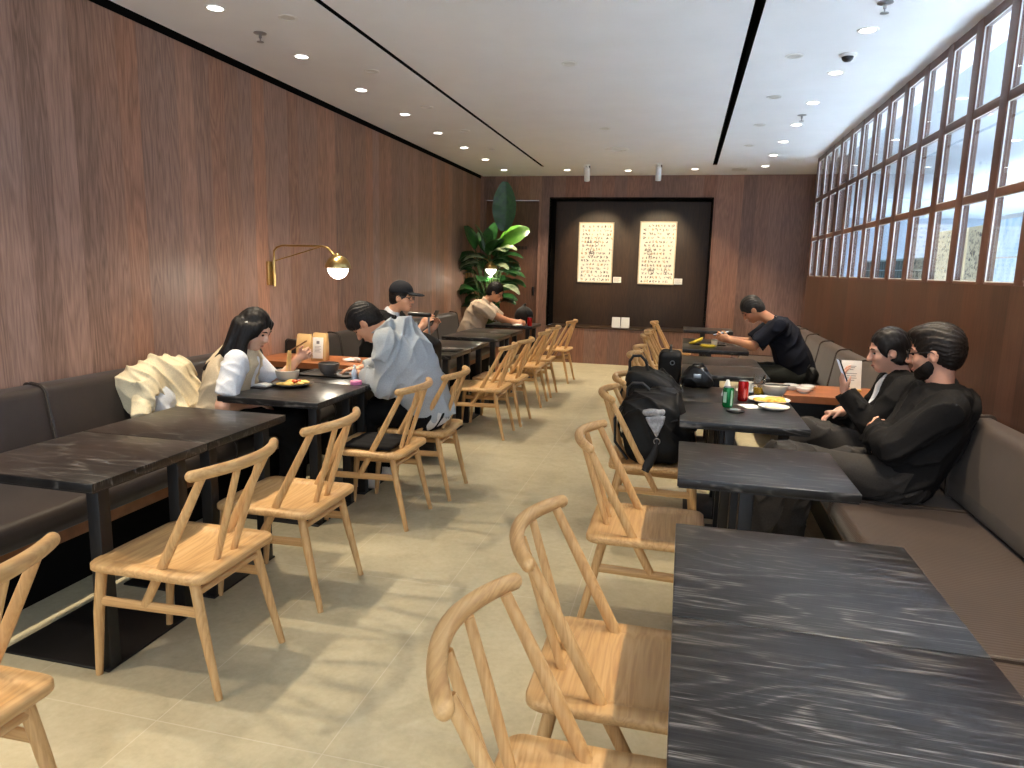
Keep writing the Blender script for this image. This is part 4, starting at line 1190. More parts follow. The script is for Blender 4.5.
    dish('plate', 'small white plate with a white morsel, nearest the camera on the pair\'s table', (.535, 4.13, T), .085, M['white_ceramic'], plain('white_food', (238, 228, 200), .5), 7, 6, .35)
    t = thing('soup_bowl', 'grey bowl with dark chopsticks laid across on the right table', 'bowl', (.59, 4.6, T), group='bowls'); MB().lathe(bowl_prof(.078, .07), n=40).build('bowl_body', M['ceramic'], t)
    t = thing('chopsticks', 'dark chopsticks resting across the grey bowl', 'chopsticks', (.59, 4.57, T + .0725))
    for s in (0, .012): MB().tube([(-.14, .0 + s, .002), (.09, .02 + s, .002)], [.0025, .0035], 8).build('stick', M['plastic'], t)
    t = thing('drinking_glass', 'clear tumbler with a little orange juice on the right table', 'glass', (.50, 4.62, T)); MB().lathe([(0, 0), (.031, 0), (.033, .003), (.037, .125), (.0355, .125), (.0315, .007), (0, .007)], n=36).build('glass_wall', M['tumbler'], t)
    MB().lathe([(0, .0075), (.0312, .0075), (.0325, .046), (0, .046)], n=32).build('orange_juice', plain('juice', (244, 186, 40), .2, Emission_Strength=0.0), t)
    t = thing('saucer', 'white saucer under the cup behind the red can', 'saucer', (.435, 4.68, T)); MB().lathe(plate_prof(.075, .012), n=36).build('saucer_dish', M['white_ceramic'], t)
    t = thing('cup', 'white cup on the saucer behind the red can', 'cup', (.435, 4.68, T + .0085)); MB().lathe([(0, .0), (.025, 0), (.034, .02), (.038, .06), (.0355, .06), (.031, .02), (0, .006)], n=32).build('cup_body', M['white_ceramic'], t)
    MB().tube([(.036, 0, .05), (.055, 0, .048), (.06, 0, .033), (.05, 0, .018), (.034, 0, .018)], .004, 8).build('cup_handle', M['white_ceramic'], t)
    for x, y, lab in ((.735, 4.93, 'small white sauce bowl on the right console, left one behind'), (.80, 4.83, 'small white sauce bowl on the right console, beside the grey bowl'), (.84, 4.93, 'small pale sauce bowl on the right console, nearest the menu card')):
        t = thing('sauce_bowl', lab, 'bowl', (x, y, .7352), group='sauce bowls'); MB().lathe(bowl_prof(.05, .036), n=32).build('bowl_body', M['white_ceramic'], t); MB().lathe([(0, .024), (.04, .024)], n=24).build('sauce', plain('dark_sauce', (70, 52, 40), .2), t)
    t = thing('menu_card', 'white menu card standing on the right wooden console', 'menu', (1.13, 5.04, .7352), .12)
    Mx = Matrix.Rotation(-.16, 4, 'X')
    MB().box((-.065, -.002, .012), (.065, .002, .205), .001, Mx).build('card', M['paper'], t)
    MB().box((-.06, -.03, 0), (.06, .045, .014), .003).build('wooden_holder', plain('pale_holder_wood', (206, 168, 104), .5), t)
    m = MB()
    for k, (w, z) in enumerate(((.03, .165), (.022, .155), (.012, .142), (.035, .115), (.03, .10), (.034, .085), (.02, .07))): m.box((-w, -.0029, z), (w, -.0021, z + .0035), 0, Mx)
    m.build('print', M['ink_soft'], t)
    # bananas and small things on the far table
    for k, (x, y, z, rot, lab) in enumerate(((.27, 7.36, T + .017, (PI / 2 * 0, 0, .1), 'yellow banana lying on the table of the person in navy'), (.165, 7.54, T + .02, (0, -.55, .3), 'yellow banana tilted upward behind the lying one'))):
        t = thing('banana', lab, 'banana', (x, y, z), group='bananas')
        pts = [(.085 * math.sin(a), .03 * (1 - math.cos(a * 1.0)) * 2, .0) for a in np.linspace(-1.1, 1.1, 11)]
        R = [.007, .013, .0165, .0175, .018, .018, .018, .0175, .016, .012, .006]
        B = MB().tube(pts, R, 10); B.build('peel', plain('banana_peel', (226, 196, 52), .45, var=.12, scale=20), t)
        MB().tube([pts[-1], (pts[-1][0] + .018, pts[-1][1] + .016, 0)], [.006, .005], 8).build('stem', plain('banana_stem', (130, 110, 50), .6), t)
        if k: t.rotation_euler = (0, -.38, .4); t.location.z = T + .047
    t = thing('cup', 'small white cup beside the bananas', 'cup', (.335, 7.42, T)); MB().lathe([(0, 0), (.024, 0), (.03, .01), (.033, .075), (.031, .075), (.027, .012), (0, .008)], n=28).build('cup_body', M['white_ceramic'], t); MB().lathe([(.034, .073), (.035, .08), (.02, .086), (0, .087)], n=24).build('cup_lid', M['steel'], t)
    t = thing('serving_tray', 'black tray under the bananas on the table of the person in navy', 'tray', (.29, 7.72, T)); loops_mesh([[(x, y, z) for x, y in rrect(a, b, .03, 5)] for a, b, z in ((.17, .11, 0), (.18, .12, .012), (.176, .116, .012), (.168, .108, .004))]).build('tray_body', M['plastic'], t)
    t = thing('waist_bag', 'dark waist bag on the bench behind the person in the navy shirt', 'bag', (1.23, 7.1, .452), group='black bags'); D = SDF(); D.ell((0, 0, .09), (.06, .1, .09), None, .02); D.cut((0, 0, 0), (0, 0, -1)); new_obj('bag_body', D.mesh('bag', .008, folds(.004, 40, 2)), M['bag'], t); MB().tube([(0, -.09, .12), (-.05, -.1, .18), (-.02, 0, .2), (0, .09, .12)], .006, 8).build('strap', M['strap'], t)
# ------------------------------------------------------------------ people
def nrm(v):
    v = np.array(v, float); return v / max(np.linalg.norm(v), 1e-9)

def two_bone(a, b, l1, l2, hint):
    a = np.array(a, float); b = np.array(b, float); d = np.linalg.norm(b - a); d = min(d, (l1 + l2) * .999)
    u = nrm(b - a); x = (l1 * l1 - l2 * l2 + d * d) / (2 * d); h = math.sqrt(max(l1 * l1 - x * x, 0))
    v = np.array(hint, float); v = nrm(v - u * (v @ u))
    return a + u * x + v * h, a + u * d

class Figure:
    """seated figure in its own frame: +x front, +y the person's left, z up, origin on the floor under the hips"""
    def __init__(s, X, Y, yaw, hip_z=.545, N=None, HC=None, pitch=10, hyaw=0, roll=0, sw=.19, size=1.0, girth=1.0):
        s.X, s.Y, s.yaw, s.size, s.g = X, Y, yaw, size, girth
        s.P0 = np.array((0, 0, hip_z)); s.N = s.L(N); s.HC = s.L(HC); s.sw = sw
        u = nrm(s.N - s.P0); s.u = u
        s.l = np.array((0., 1, 0)); s.f = nrm(np.cross(s.l, u)); s.Rt = np.stack([s.f, s.l, u], 1)
        s.C = s.P0 + u * .62 * np.linalg.norm(s.N - s.P0) - s.f * .015
        p, y, r = math.radians(pitch), math.radians(hyaw), math.radians(roll)
        Ry = np.array([[math.cos(p), 0, math.sin(p)], [0, 1, 0], [-math.sin(p), 0, math.cos(p)]])
        Rz = np.array([[math.cos(y), -math.sin(y), 0], [math.sin(y), math.cos(y), 0], [0, 0, 1]])
        Rx = np.array([[1, 0, 0], [0, math.cos(r), -math.sin(r)], [0, math.sin(r), math.cos(r)]])
        s.RH = Rz @ Ry @ Rx
        s.S = {q: s.N + q * s.l * sw - u * .055 for q in (-1, 1)}
        s.arm = {}; s.leg = {}; s.hand = {}
    def L(s, W):
        dx, dy = W[0] - s.X, W[1] - s.Y; c, n = math.cos(-s.yaw), math.sin(-s.yaw)
        return np.array((dx * c - dy * n, dx * n + dy * c, W[2]))
    def H(s, x, y, z):
        return s.HC + s.RH @ (np.array((x, y, z), float) * s.size)
    def set_arm(s, q, wrist, hint=None, hdir=(1, 0, 0), palm=(0, 0, -1), curl=(.5, .6), spread=.0, l1=.285, l2=.25):
        w = np.array(wrist, float)
        h = np.array((-.3, q * .8, -.8)) if hint is None else np.array(hint, float)
        e, w = two_bone(s.S[q], w, l1 * s.size, l2 * s.size, h)
        s.arm[q] = (s.S[q], e, w); s.hand[q] = (w, nrm(hdir), nrm(palm), curl, spread)
    def set_leg(s, q, knee, ankle, toe):
        s.leg[q] = (s.P0 + np.array((.03, q * .09, -.01)), np.array(knee, float), np.array(ankle, float), np.array(toe, float))
    # ---- shapes
    def torso(s, D, e=0., k=.05, low=True):
        g = s.g; R = s.Rt
        W = (s.P0 + s.C) / 2
        if low: D.ell(s.P0 + np.array((-.01, 0, .0)), (.125 * g + e, .17 * g + e, .105 + e), R, k)
        D.ell(W + s.f * .01, (.112 * g + e, .145 * g + e, .16 + e), R, k)
        D.ell(s.C, (.112 * g + e, .155 + e, .17 + e), R, k)
        D.ell(s.N - s.u * .075, (.085 + e, s.sw * .93 + e, .075 + e), R, k)
    def arms(s, D, e=0., upto=2.0, k=.025, flat=True):
        for q, (S, E, W) in s.arm.items():
            z = s.size
            if upto <= 1:
                T = S + (E - S) * upto
                D.cap(S - (E - S) * .02, T, .056 * z + e, (.056 - .011 * upto) * z + e * 1.5, k, flat='b')
            else:
                D.cap(S, E, .056 * z + e, .044 * z + e, k)
                T = E + (W - E) * (upto - 1)
                D.cap(E, T, .043 * z + e, (.043 - .015 * (upto - 1)) * z + e, k, flat='b' if upto < 2 else None)
    def hands(s, D):
        z = s.size
        for q, (w, d, n, curl, sp) in s.hand.items():
            side = nrm(np.cross(n, d)) * (1 if q > 0 else -1)       # towards the thumb
            R = np.stack([d, side, n], 1)
            D.cap(w - d * .01, w + d * .02 * z, .026 * z, .026 * z, .012)
            D.ell(w + d * .05 * z, (.05 * z, .041 * z, .017 * z), R, .012)
            L = (.078, .086, .08, .063); off = (.029, .010, -.010, -.028)
            for i in range(4):
                b = w + d * (.084 - .004 * abs(i - 1)) * z + side * off[i] * z
                dd = nrm(d + side * (off[i] * (4 + sp * 12)))
                a1 = curl[0] * (1 + .08 * i); a2 = a1 + curl[1]; a3 = a2 + curl[1] * .7
                p = b; segs = (.46, .30, .24)
                for a, fr, ra, rb in zip((a1, a2, a3), segs, (.0088, .0082, .0076), (.0082, .0076, .0068)):
                    nx = p + (dd * math.cos(a) + n * math.sin(a)) * L[i] * fr * z
                    D.cap(p, nx, ra * z, rb * z, .003); p = nx
            t0 = w + d * .025 * z + side * .028 * z
            t1 = t0 + nrm(d * .7 + side * .65 + n * .35) * .042 * z
            t2 = t1 + nrm(d * .9 + side * .15 + n * .45) * .034 * z
            D.cap(t0 - d * .005, t1, .0125 * z, .0105 * z, .008); D.cap(t1, t2, .0098 * z, .008 * z, .004)
    def legs(s, D, e=0., upto=2.0, k=.03):
        g = s.g
        for q, (h, kn, an, toe) in s.leg.items():
            D.cap(h, kn, .083 * g + e, .056 + e, k)
            t = an if upto >= 2 else kn + (an - kn) * (upto - 1)
            D.cap(kn, t, .056 + e, .04 + e * 1.3, k, flat='b')
    def head(s, D):
        z = s.size; H = s.H; R = s.RH
        D.cap(s.N - s.u * .03, H(-.025, 0, -.05), .058 * z, .054 * z, .03)
        D.ell(H(-.012, 0, .03), np.array((.098, .076, .102)) * z, R, .02)
        D.ell(H(.028, 0, -.035), np.array((.063, .059, .082)) * z, R, .03)
        D.ell(H(.062, 0, -.095), np.array((.022, .026, .02)) * z, R, .025)
        D.ell(H(.073, 0, .028), np.array((.022, .05, .014)) * z, R, .015)
        for q in (-1, 1):
            D.ell(H(.092, q * .031, .008), np.array((.012, .018, .012)) * z, R, .012, 'sub')
            D.ell(H(.058, q * .037, -.028), np.array((.028, .024, .024)) * z, R, .02)
            D.ell(H(-.006, q * .078, -.008), np.array((.02, .011, .032)) * z, R, .006)
            D.ell(H(.0, q * .089, -.006), np.array((.011, .006, .018)) * z, R, .005, 'sub')
        D.cap(H(.088, 0, .012), H(.110, 0, -.026), .009 * z, .0135 * z, .01)
        for q in (-1, 1): D.ell(H(.098, q * .012, -.03), np.array((.012, .009, .009)) * z, R, .006)
        D.ell(H(.086, 0, -.062), np.array((.012, .024, .007)) * z, R, .006)
        D.ell(H(.084, 0, -.074), np.array((.012, .02, .007)) * z, R, .006)
        D.cap(H(.1, -.022, -.068), H(.1, .022, -.068), .003 * z, .003 * z, .003, 'sub')
    def face_bits(s, body, eyes=True, brow=True, skinlip=True):
        z = s.size
        for q in (-1, 1):
            if eyes:
                m = MB(); a = s.H(.0795, q * .031, .006)
                m.lathe([(0, .007), (.006, .0055), (.0095, 0), (.006, -.0055), (0, -.007)], n=14, M=Matrix.Translation(a))
                m.build('eye', MATS['eye_dark'], body)
            if brow:
                MB().tube([s.H(.092, q * .014, .03), s.H(.092, q * .03, .036), s.H(.078, q * .05, .03)], [.003, .0042, .002], 8).build('eyebrow', MATS['hair'], body)
        if skinlip:
            MB().tube([s.H(.089, -.02, -.068), s.H(.0975, 0, -.0665), s.H(.089, .02, -.068)], [.002, .0052, .002], 8, sq=(1, 1)).build('lips', MATS['lip'], body)
    def glasses(s, body, mat):
        m = MB(); fr = .0024
        for q in (-1, 1):
            pts = [s.H(.108 - .010 * abs(math.cos(a)) * (q * math.cos(a) > 0), q * .034 + .025 * math.cos(a), .004 + .02 * math.sin(a)) for a in np.linspace(0, 2 * PI, 21)]
            m.tube(pts, fr, 6, caps=False)
            m.tube([s.H(.099, q * .059, .012), s.H(.06, q * .078, .014), s.H(.0, q * .084, .012), s.H(-.02, q * .084, -.008)], fr, 6)
        m.tube([s.H(.108, -.010, .008), s.H(.112, 0, .012), s.H(.108, .010, .008)], fr, 6)
        m.build('glasses', mat, body)
    def hair(s, style, nm, mat, body, h=.006):
        z = s.size; R = s.RH; H = s.H; D = SDF(); A = lambda *v: np.array(v) * z
        D.ell(H(-.016, 0, .036), A(.108, .086, .108), R, .01)
        if style in ('short', 'thick', 'cropcap'):
            D.ell(H(-.06, 0, -.025), A(.055, .068, .062), R, .03)
        if style == 'thick':
            D.ell(H(.03, 0, .100), A(.075, .066, .034), R, .03); D.ell(H(-.06, 0, .03), A(.066, .078, .085), R, .03)
        if style == 'fringe':
            D.ell(H(-.06, 0, -.02), A(.055, .07, .07), R, .03)
            D.ell(H(.06, 0, .065), A(.05, .07, .045), R, .02); D.ell(H(.0, 0, .1), A(.085, .07, .035), R, .03)
        if style == 'long':
            D.ell(H(-.05, 0, -.03), A(.075, .084, .11), R, .03)
            for q in (-1, 1):
                D.cap(H(-.02, q * .07, .02), H(-.045, q * .078, -.13), .03 * z, .032 * z, .03)
                D.cap(H(.055, q * .06, .07), H(.062, q * .068, -.04), .018 * z, .012 * z, .025)
            b0 = H(-.08, 0, -.06)
            b0 = H(-.075, 0, .0)
            for y in (-.075, -.045, -.015, .015, .045, .075):
                p1 = s.N - s.f * .075 + s.l * y * 1.25 - s.u * .03; p2 = s.C - s.f * .158 + s.l * y * 1.1 + s.u * .0
                D.cap(b0 + s.RH @ np.array((0, y * .9, 0)), p1, .042, .034, .03); D.cap(p1, p2, .032, .012, .03)
            p1 = s.N + s.f * .0 - s.l * .115 - s.u * .03; D.cap(H(-.01, -.078, .0), p1, .032, .028, .03); D.cap(p1, p1 - s.u * .13 - s.f * .02, .026, .01, .02)
            D.cap(H(.03, -.074, .03), H(.012, -.082, -.11), .022, .02, .03); D.cap(H(.012, -.082, -.11), p1 + s.f * .05 - s.u * .03, .02, .01, .02)
        if style == 'bun':
            D.ell(H(-.06, 0, -.035), A(.065, .072, .07), R, .03); D.ell(H(-.118, 0, -.045), A(.034, .04, .045), R, .02)
            D.cap(H(.02, -.07, .0), H(-.04, -.075, -.06), .02, .02, .03); D.cap(H(.02, .07, .0), H(-.04, .075, -.06), .02, .02, .03)
        top = {'long': .062, 'bun': .072, 'fringe': .035, 'thick': .062, 'short': .06, 'cropcap': .06}[style]
        D.ell(H(.098, 0, -.05 + top * .35), A(.062, .075, .035 + top * .9), R, .012, 'sub')
        D.ell(H(.06, 0, -.07), A(.062, .088, .085), R, .012, 'sub')
        if style not in ('long',):
            for q in (-1, 1): D.ell(H(.002, q * .088, -.016), A(.026, .03, .036), R, .008, 'sub')
        else:
            pass
        f0 = np.array(s.RH[:, 1]); HC = s.HC
        def strands(P):
            q = (P - HC) @ s.RH
            a = np.arctan2(q[:, 1], q[:, 2] + .02); b = np.arctan2(q[:, 0] + .04, q[:, 2] + .05)
            if style in ('long', 'bun'):
                return .0016 * np.sin(P[:, 1] * 260 + 2 * np.sin(P[:, 2] * 9)) + .0012 * np.sin(q[:, 0] * 210 + q[:, 1] * 160)
            return .0022 * np.sin(a * 31 + 2 * np.sin(b * 5)) + .0018 * np.sin(a * 57 + b * 13)
        me = D.mesh('hair', h, strands); new_obj(nm, me, mat, body)

def make_person(F, label, skin, clothes, hair, hb=.0065, loc=None):
    """clothes: list of dicts; the first object is the body that parents everything"""
    B = SDF(); F.torso(B, -.004); F.arms(B); F.hands(B); F.legs(B); F.head(B)
    for q, (h, kn, an, toe) in F.leg.items():
        B.cap(an, an + (toe - an) * .8, .036, .026, .02)
    me = B.mesh('person_body', hb)
    b = new_obj('person', me, MATS[skin]); tag(b, label, 'person')
    b.location = (F.X, F.Y, 0); b.rotation_euler = (0, 0, F.yaw)
    for c in clothes:
        D = SDF(); e = c.get('e', .014)
        if c['kind'] == 'top':
            F.torso(D, e, low=c.get('low', True))
            F.arms(D, e * c.get('se', 1.0), c.get('sleeve', .6))
            if c.get('collar'): D.cap(F.N - F.u * .04, F.N + (F.HC - F.N) * .28, .07, .066, .02, flat='b')
            lo = c.get('loose', 0)
            if lo: D.ell((F.P0 * .55 + F.C * .45) - F.f * .02, (.115 * F.g + e + lo * .4, .155 * F.g + e + lo, .24), F.Rt, .06); D.ell(F.C - F.f * .03, (.11 + e, .155 + e + lo * .6, .19), F.Rt, .05)
            for fn in c.get('extra', ()): fn(D)
            if 'hem' in c: D.cut(F.P0 + F.u * c['hem'], -F.u)
            if c.get('open'):                       # open at the front over the neckline
                for fn in c['open']: fn(D)
            D.cap(F.N - F.u * .0, F.HC, .058 + .003, .056, .006, 'sub')
        elif c['kind'] == 'bottom':
            D.ell(F.P0 + np.array((-.01, 0, -.01)), (.13 * F.g + e, .175 * F.g + e, .10 + e), F.Rt, .04)
            F.legs(D, e, c.get('upto', 1.95)); 
            D.cut(F.P0 + np.array((0, 0, .165)), (0, 0, 1))
        else:
            c['fn'](D)
        for q in c.get('cuts', ()): D.cut(*q)
        seed = c.get('seed', 1)
        me = D.mesh(c['name'], c.get('h', hb * 1.1), folds(c.get('fold', .004), c.get('fr', 42), seed))
        c['obj'] = new_obj(c['name'], me, MATS[c['mat']], b)
    for q, (h, kn, an, toe) in F.leg.items():
        D = SDF(); d = nrm(toe - an); up = np.array((0, 0, 1.0))
        base = an.copy(); 
        D.cap(an + up * .02, an - up * .03, .045, .046, .02); D.cap(an - up * .03, toe, .046, .036, .03)
        mn = min(an[2] - .08, toe[2] - .04)
        D.cut((0, 0, mn + .002), (0, 0, -1))
        new_obj('shoe', D.mesh('shoe', .009), MATS[clothes[0].get('shoe', 'shoe_dark')], b)
    if hair: F.hair(hair[0], 'hair', MATS[hair[1]], b)
    F.face_bits(b)
    return b

def phone(name, label, F, pos, ex, ey, L=.155, W=.075, grp=None):
    """phone as a top-level thing; pos world centre, ex long axis, ey short axis (world)"""
    ex = Vector(ex).normalized(); ey = Vector(ey); ey = (ey - ex * ex.dot(ey)).normalized(); ez = ex.cross(ey)
    M = Matrix((( ex.x, ey.x, ez.x, pos[0]), (ex.y, ey.y, ez.y, pos[1]), (ex.z, ey.z, ez.z, pos[2]), (0, 0, 0, 1)))
    t = thing(name, label, 'phone', (0, 0, 0)); t.matrix_world = M
    if grp: t['group'] = grp
    MB().box((-L / 2, -W / 2, -.004), (L / 2, W / 2, .004), .0038).build('phone_body', MATS['plastic'], t)
    MB().box((-L / 2 + .004, -W / 2 + .004, .0041), (L / 2 - .004, W / 2 - .004, .0046)).build('phone_screen', emit('phone_glow', (.55, .62, .75), .35), t)
    MB().box((-L / 2 + .008, -W / 2 + .008, -.0062), (-L / 2 + .04, -W / 2 + .04, -.0041), .001).build('phone_lens', MATS['steel'], t)
    return t

def build_people():
    M = MATS
    # ---- person in white eating noodles (left bench, faces the aisle)
    F = Figure(-2.70, 3.66, .38, .545, N=(-2.55, 3.685, .97), HC=(-2.485, 3.69, 1.095), pitch=28, hyaw=-18, sw=.158, size=.93, girth=.9)
    F.set_arm(1, F.L((-2.39, 4.02, .89)), hint=(.1, .3, -1), hdir=(.75, -.05, .45), palm=(-.2, -.9, -.3), curl=(.7, .9))
    F.set_arm(-1, F.L((-2.52, 3.66, .645)), hint=(-.3, -.5, -1), hdir=(1, .35, -.1), palm=(0, .2, -1), curl=(.3, .4))
    for q in (-1, 1): F.set_leg(q, (.42, q * .1, .53), (.40, q * .09, .09), (.52, q * .1, .045))
    w = make_person(F, 'person with long black hair in a white top eating noodles at the left bench', 'skin_a', [
        dict(kind='top', name='white_top', mat='tee_white', sleeve=.78, e=.014, se=1.15, fold=.005, fr=50, seed=2, collar=False, shoe='shoe_dark'),
        dict(kind='top', name='beige_vest', mat='vest_beige', sleeve=.01, e=.026, se=.0, loose=.02, seed=3, fold=.006, fr=50, hem=-.1, open=[lambda D: D.ell(F.C + F.f * .16 + F.u * .06, (.09, .075, .2), F.Rt, .02, 'sub'), lambda D: [D.ell(F.S[q] - F.u * .01, (.1, .062, .095), F.Rt, .01, 'sub') for q in (-1, 1)]]),
        dict(kind='bottom', name='trousers', mat='trouser_dark', e=.02, seed=4)], ('long', 'hair'))
    c = MB().tube([F.H(-.02, -.093, .055), F.H(-.035, -.098, .03), F.H(-.04, -.097, .0)], [.005, .008, .005], 10, sq=(1, .5)); c.build('hair_clip', M['white_ceramic'], w)
    ch = thing('chopsticks', 'wooden chopsticks lifting noodles in the hand of the person in white', 'chopsticks', (0, 0, 0))
    a = Vector((-2.335, 4.0, .955)); 
    for k in (0, 1):
        MB().tube([a + Vector((.01, .012 * k, .05)), a + Vector((-.115, -.03 + .012 * k, -.03))], [.0035, .0025], 8).build('stick', M['trimwood'], ch)
    nd = MB(); r = random.Random(3)
    for k in range(10):
        x, y = r.uniform(-.012, .012), r.uniform(-.012, .012)
        nd.tube([a + Vector((-.095 + x, -.025 + y, -.015)), a + Vector((-.1 + x * 1.3, -.027 + y * 1.2, -.08)), a + Vector((-.105 + x * 1.6, -.03 + y * 1.5, -.145))], .0028, 6)
    o = nd.build('noodles', plain('noodle', (226, 196, 130), .4), ch); o['kind'] = 'stuff'
    # ---- person in the grey hoodie (chair, faces the bench, head bowed)
    F2 = Figure(-1.6, 4.28, PI, .545, N=(-1.83, 4.26, 1.07), HC=(-2.02, 4.24, 1.115), pitch=52, hyaw=6, sw=.185)
    F2.set_arm(1, F2.L((-2.02, 4.2, .785)), hint=(-.6, .35, -.7), hdir=(.7, -.7, 0), palm=(0, 0, -1), curl=(.25, .4))
    F2.set_arm(-1, F2.L((-2.16, 4.45, .775)), hint=(-.2, -.9, -.5), hdir=(.8, .5, 0), palm=(0, 0, -1), curl=(.25, .4))
    for q in (-1, 1): F2.set_leg(q, (.40, q * .12, .53), (.36, q * .1, .09), (.49, q * .11, .045))
    N2 = F2.N
    def hood(D):
        b = N2 - F2.f * .045 + F2.u * .035
        D.ell(b - F2.f * .035 - F2.u * .06, (.055, .115, .10), F2.Rt, .02)
        D.ell(b - F2.f * .06 - F2.u * .13, (.035, .07, .07), F2.Rt, .02)
        D.cap(b + F2.l * .085 + F2.f * .02, b - F2.l * .085 + F2.f * .02, .036, .036, .015)
        for q in (-1, 1): D.cap(b + F2.l * .09 * q + F2.f * .02, b + F2.l * .06 * q + F2.f * .14 - F2.u * .03, .034, .03, .015)
    make_person(F2, 'person in a pale grey hoodie bent forward over the table on an ash chair', 'skin_b', [
        dict(kind='top', name='hoodie', mat='hoodie', sleeve=1.93, e=.03, loose=.03, seed=5, fold=.009, fr=44, extra=[hood], hem=-.07, shoe='shoe_white'),
        dict(kind='top', name='white_shirt_hem', mat='hem_white', sleeve=.01, se=0, e=.028, seed=6, hem=-.11, cuts=[(F2.P0 + F2.u * .05, F2.u)]),
        dict(kind='bottom', name='trousers', mat='trouser_dark', e=.02, seed=7)], ('fringe', 'hair'))
    # ---- person in the cap with the phone (left bench, faces the aisle)
    F3 = Figure(-2.76, 5.97, 0, .545, N=(-2.60, 5.97, 1.055), HC=(-2.49, 5.97, 1.205), pitch=6, hyaw=0, sw=.19)
    F3.set_arm(-1, F3.L((-2.26, 5.86, .955)), hint=(.15, -.5, -1), hdir=(.55, .15, .75), palm=(.5, .8, 0), curl=(.5, .8))
    F3.set_arm(1, F3.L((-2.24, 6.08, .92)), hint=(.1, .5, -1), hdir=(.5, -.2, .8), palm=(.5, -.8, 0), curl=(.5, .8))
    for q in (-1, 1): F3.set_leg(q, (.42, q * .12, .53), (.40, q * .1, .09), (.53, q * .11, .045))
    p = make_person(F3, 'person in a charcoal cap and glasses holding up a phone at the left bench', 'skin_c', [
        dict(kind='top', name='black_jacket', mat='blackcloth2', sleeve=1.35, e=.026, loose=.02, seed=8, fold=.006, fr=44, open=[lambda D: D.ell(F3.N + F3.f * .12 - F3.u * .03, (.06, .05, .12), F3.Rt, .02, 'sub')]),
        dict(kind='top', name='white_tee', mat='tee_white', sleeve=.01, se=0, e=.013, seed=9, collar=True),
        dict(kind='bottom', name='trousers', mat='trouser_dark', e=.02, seed=10)], ('cropcap', 'hair'))
    F3.glasses(p, M['plastic'])
    D = SDF(); D.ell(F3.H(-.014, 0, .055), (.114, .092, .1), F3.RH, .01); D.cut(F3.H(0, 0, .045), -F3.RH[:, 2] + F3.RH[:, 0] * .12)
    D.ell(F3.H(.13, 0, .045), (.085, .075, .014), F3.RH, .012); D.ell(F3.H(.0, 0, -.02), (.094, .074, .06), F3.RH, .005, 'sub')
    new_obj('cap', D.mesh('cap', .006), M['capcloth'], p)
    S_, E_, W_ = F3.arm[-1]; d = nrm(W_ - E_)
    MB().tube([W_ - d * .05, W_ - d * .025], .034, 18).build('watch_band', M['white'], p)
    phone('phone', 'blue grey phone held up by the person in the charcoal cap', F3, (-2.185, 5.975, 1.03), (.45, 0, .9), (.1, 1, 0), L=.16, W=.078)
    # ---- person in the beige shirt at the last left table
    F4 = Figure(-2.80, 9.04, 0, .545, N=(-2.585, 9.04, 1.03), HC=(-2.44, 9.04, 1.165), pitch=24, sw=.195, girth=1.05)
    F4.set_arm(-1, F4.L((-2.14, 9.0, .775)), hint=(-.1, -.5, -1), hdir=(1, .15, 0), palm=(0, .8, -.6), curl=(.5, .7))
    F4.set_arm(1, F4.L((-2.16, 9.2, .775)), hint=(-.1, .6, -1), hdir=(1, -.15, 0), palm=(0, -.8, -.6), curl=(.5, .7))
    for q in (-1, 1): F4.set_leg(q, (.43, q * .12, .53), (.42, q * .1, .09), (.55, q * .11, .045))
    p = make_person(F4, 'person in a beige short-sleeved shirt leaning on the table by the plant', 'skin_d', [
        dict(kind='top', name='beige_shirt', mat='shirt_beige', sleeve=.85, e=.022, se=1.1, loose=.03, seed=11, fold=.008, fr=44, collar=True, hem=-.1),
        dict(kind='bottom', name='shorts', mat='trouser_lilac', e=.022, seed=12, upto=1.15)], ('short', 'hair'), hb=.008)
    F4.glasses(p, M['plastic'])
    # ---- person in the navy shirt on the right bench, head bowed over his phone
    F5 = Figure(1.13, 7.27, PI, .545, N=(.865, 7.27, 1.055), HC=(.665, 7.27, 1.145), pitch=44, sw=.195, girth=1.08)
    F5.set_arm(1, F5.L((.46, 7.18, .845)), hint=(-.25, .45, -.95), hdir=(.9, -.1, .25), palm=(.1, -1, .1), curl=(.6, .9))
    F5.set_arm(-1, F5.L((.46, 7.36, .845)), hint=(-.25, -.45, -.95), hdir=(.9, .1, .25), palm=(.1, 1, .1), curl=(.6, .9))
    for q in (-1, 1): F5.set_leg(q, (.40, q * .13, .53), (.40, q * .12, .09), (.53, q * .13, .045))
    p = make_person(F5, 'person in a navy short-sleeved shirt bowed over a phone at the banana table', 'skin_e', [
        dict(kind='top', name='navy_shirt', mat='navy', sleeve=.85, e=.022, se=1.0, loose=.045, seed=13, fold=.008, fr=44, hem=-.1),
        dict(kind='bottom', name='trousers', mat='trouser_grey', e=.022, seed=14)], ('short', 'hair_grey'), hb=.0075)
    phone('phone', 'dark phone in the hands of the person in the navy shirt', F5, (.385, 7.27, .898), (1, 0, .25), (0, 1, 0))
    # ---- person in the black jacket holding a phone
    F6 = Figure(1.10, 4.27, PI, .54, N=(1.225, 4.26, .955), HC=(1.125, 4.255, 1.09), pitch=14, sw=.158, size=.95, girth=.92)
    F6.set_arm(1, F6.L((.915, 4.20, .86)), hint=(-.2, .5, -1), hdir=(.28, -.05, .93), palm=(-.93, -.1, .3), curl=(.35, .55))
    F6.set_arm(-1, F6.L((.93, 4.33, .72)), hint=(-.2, -.5, -1), hdir=(.8, .3, -.2), palm=(0, .3, -1), curl=(.5, .6))
    F6.set_leg(1, (.37, .05, .61), (.62, .12, .32), (.73, .14, .25)); F6.set_leg(-1, (.40, -.1, .53), (.36, -.1, .09), (.48, -.1, .045))
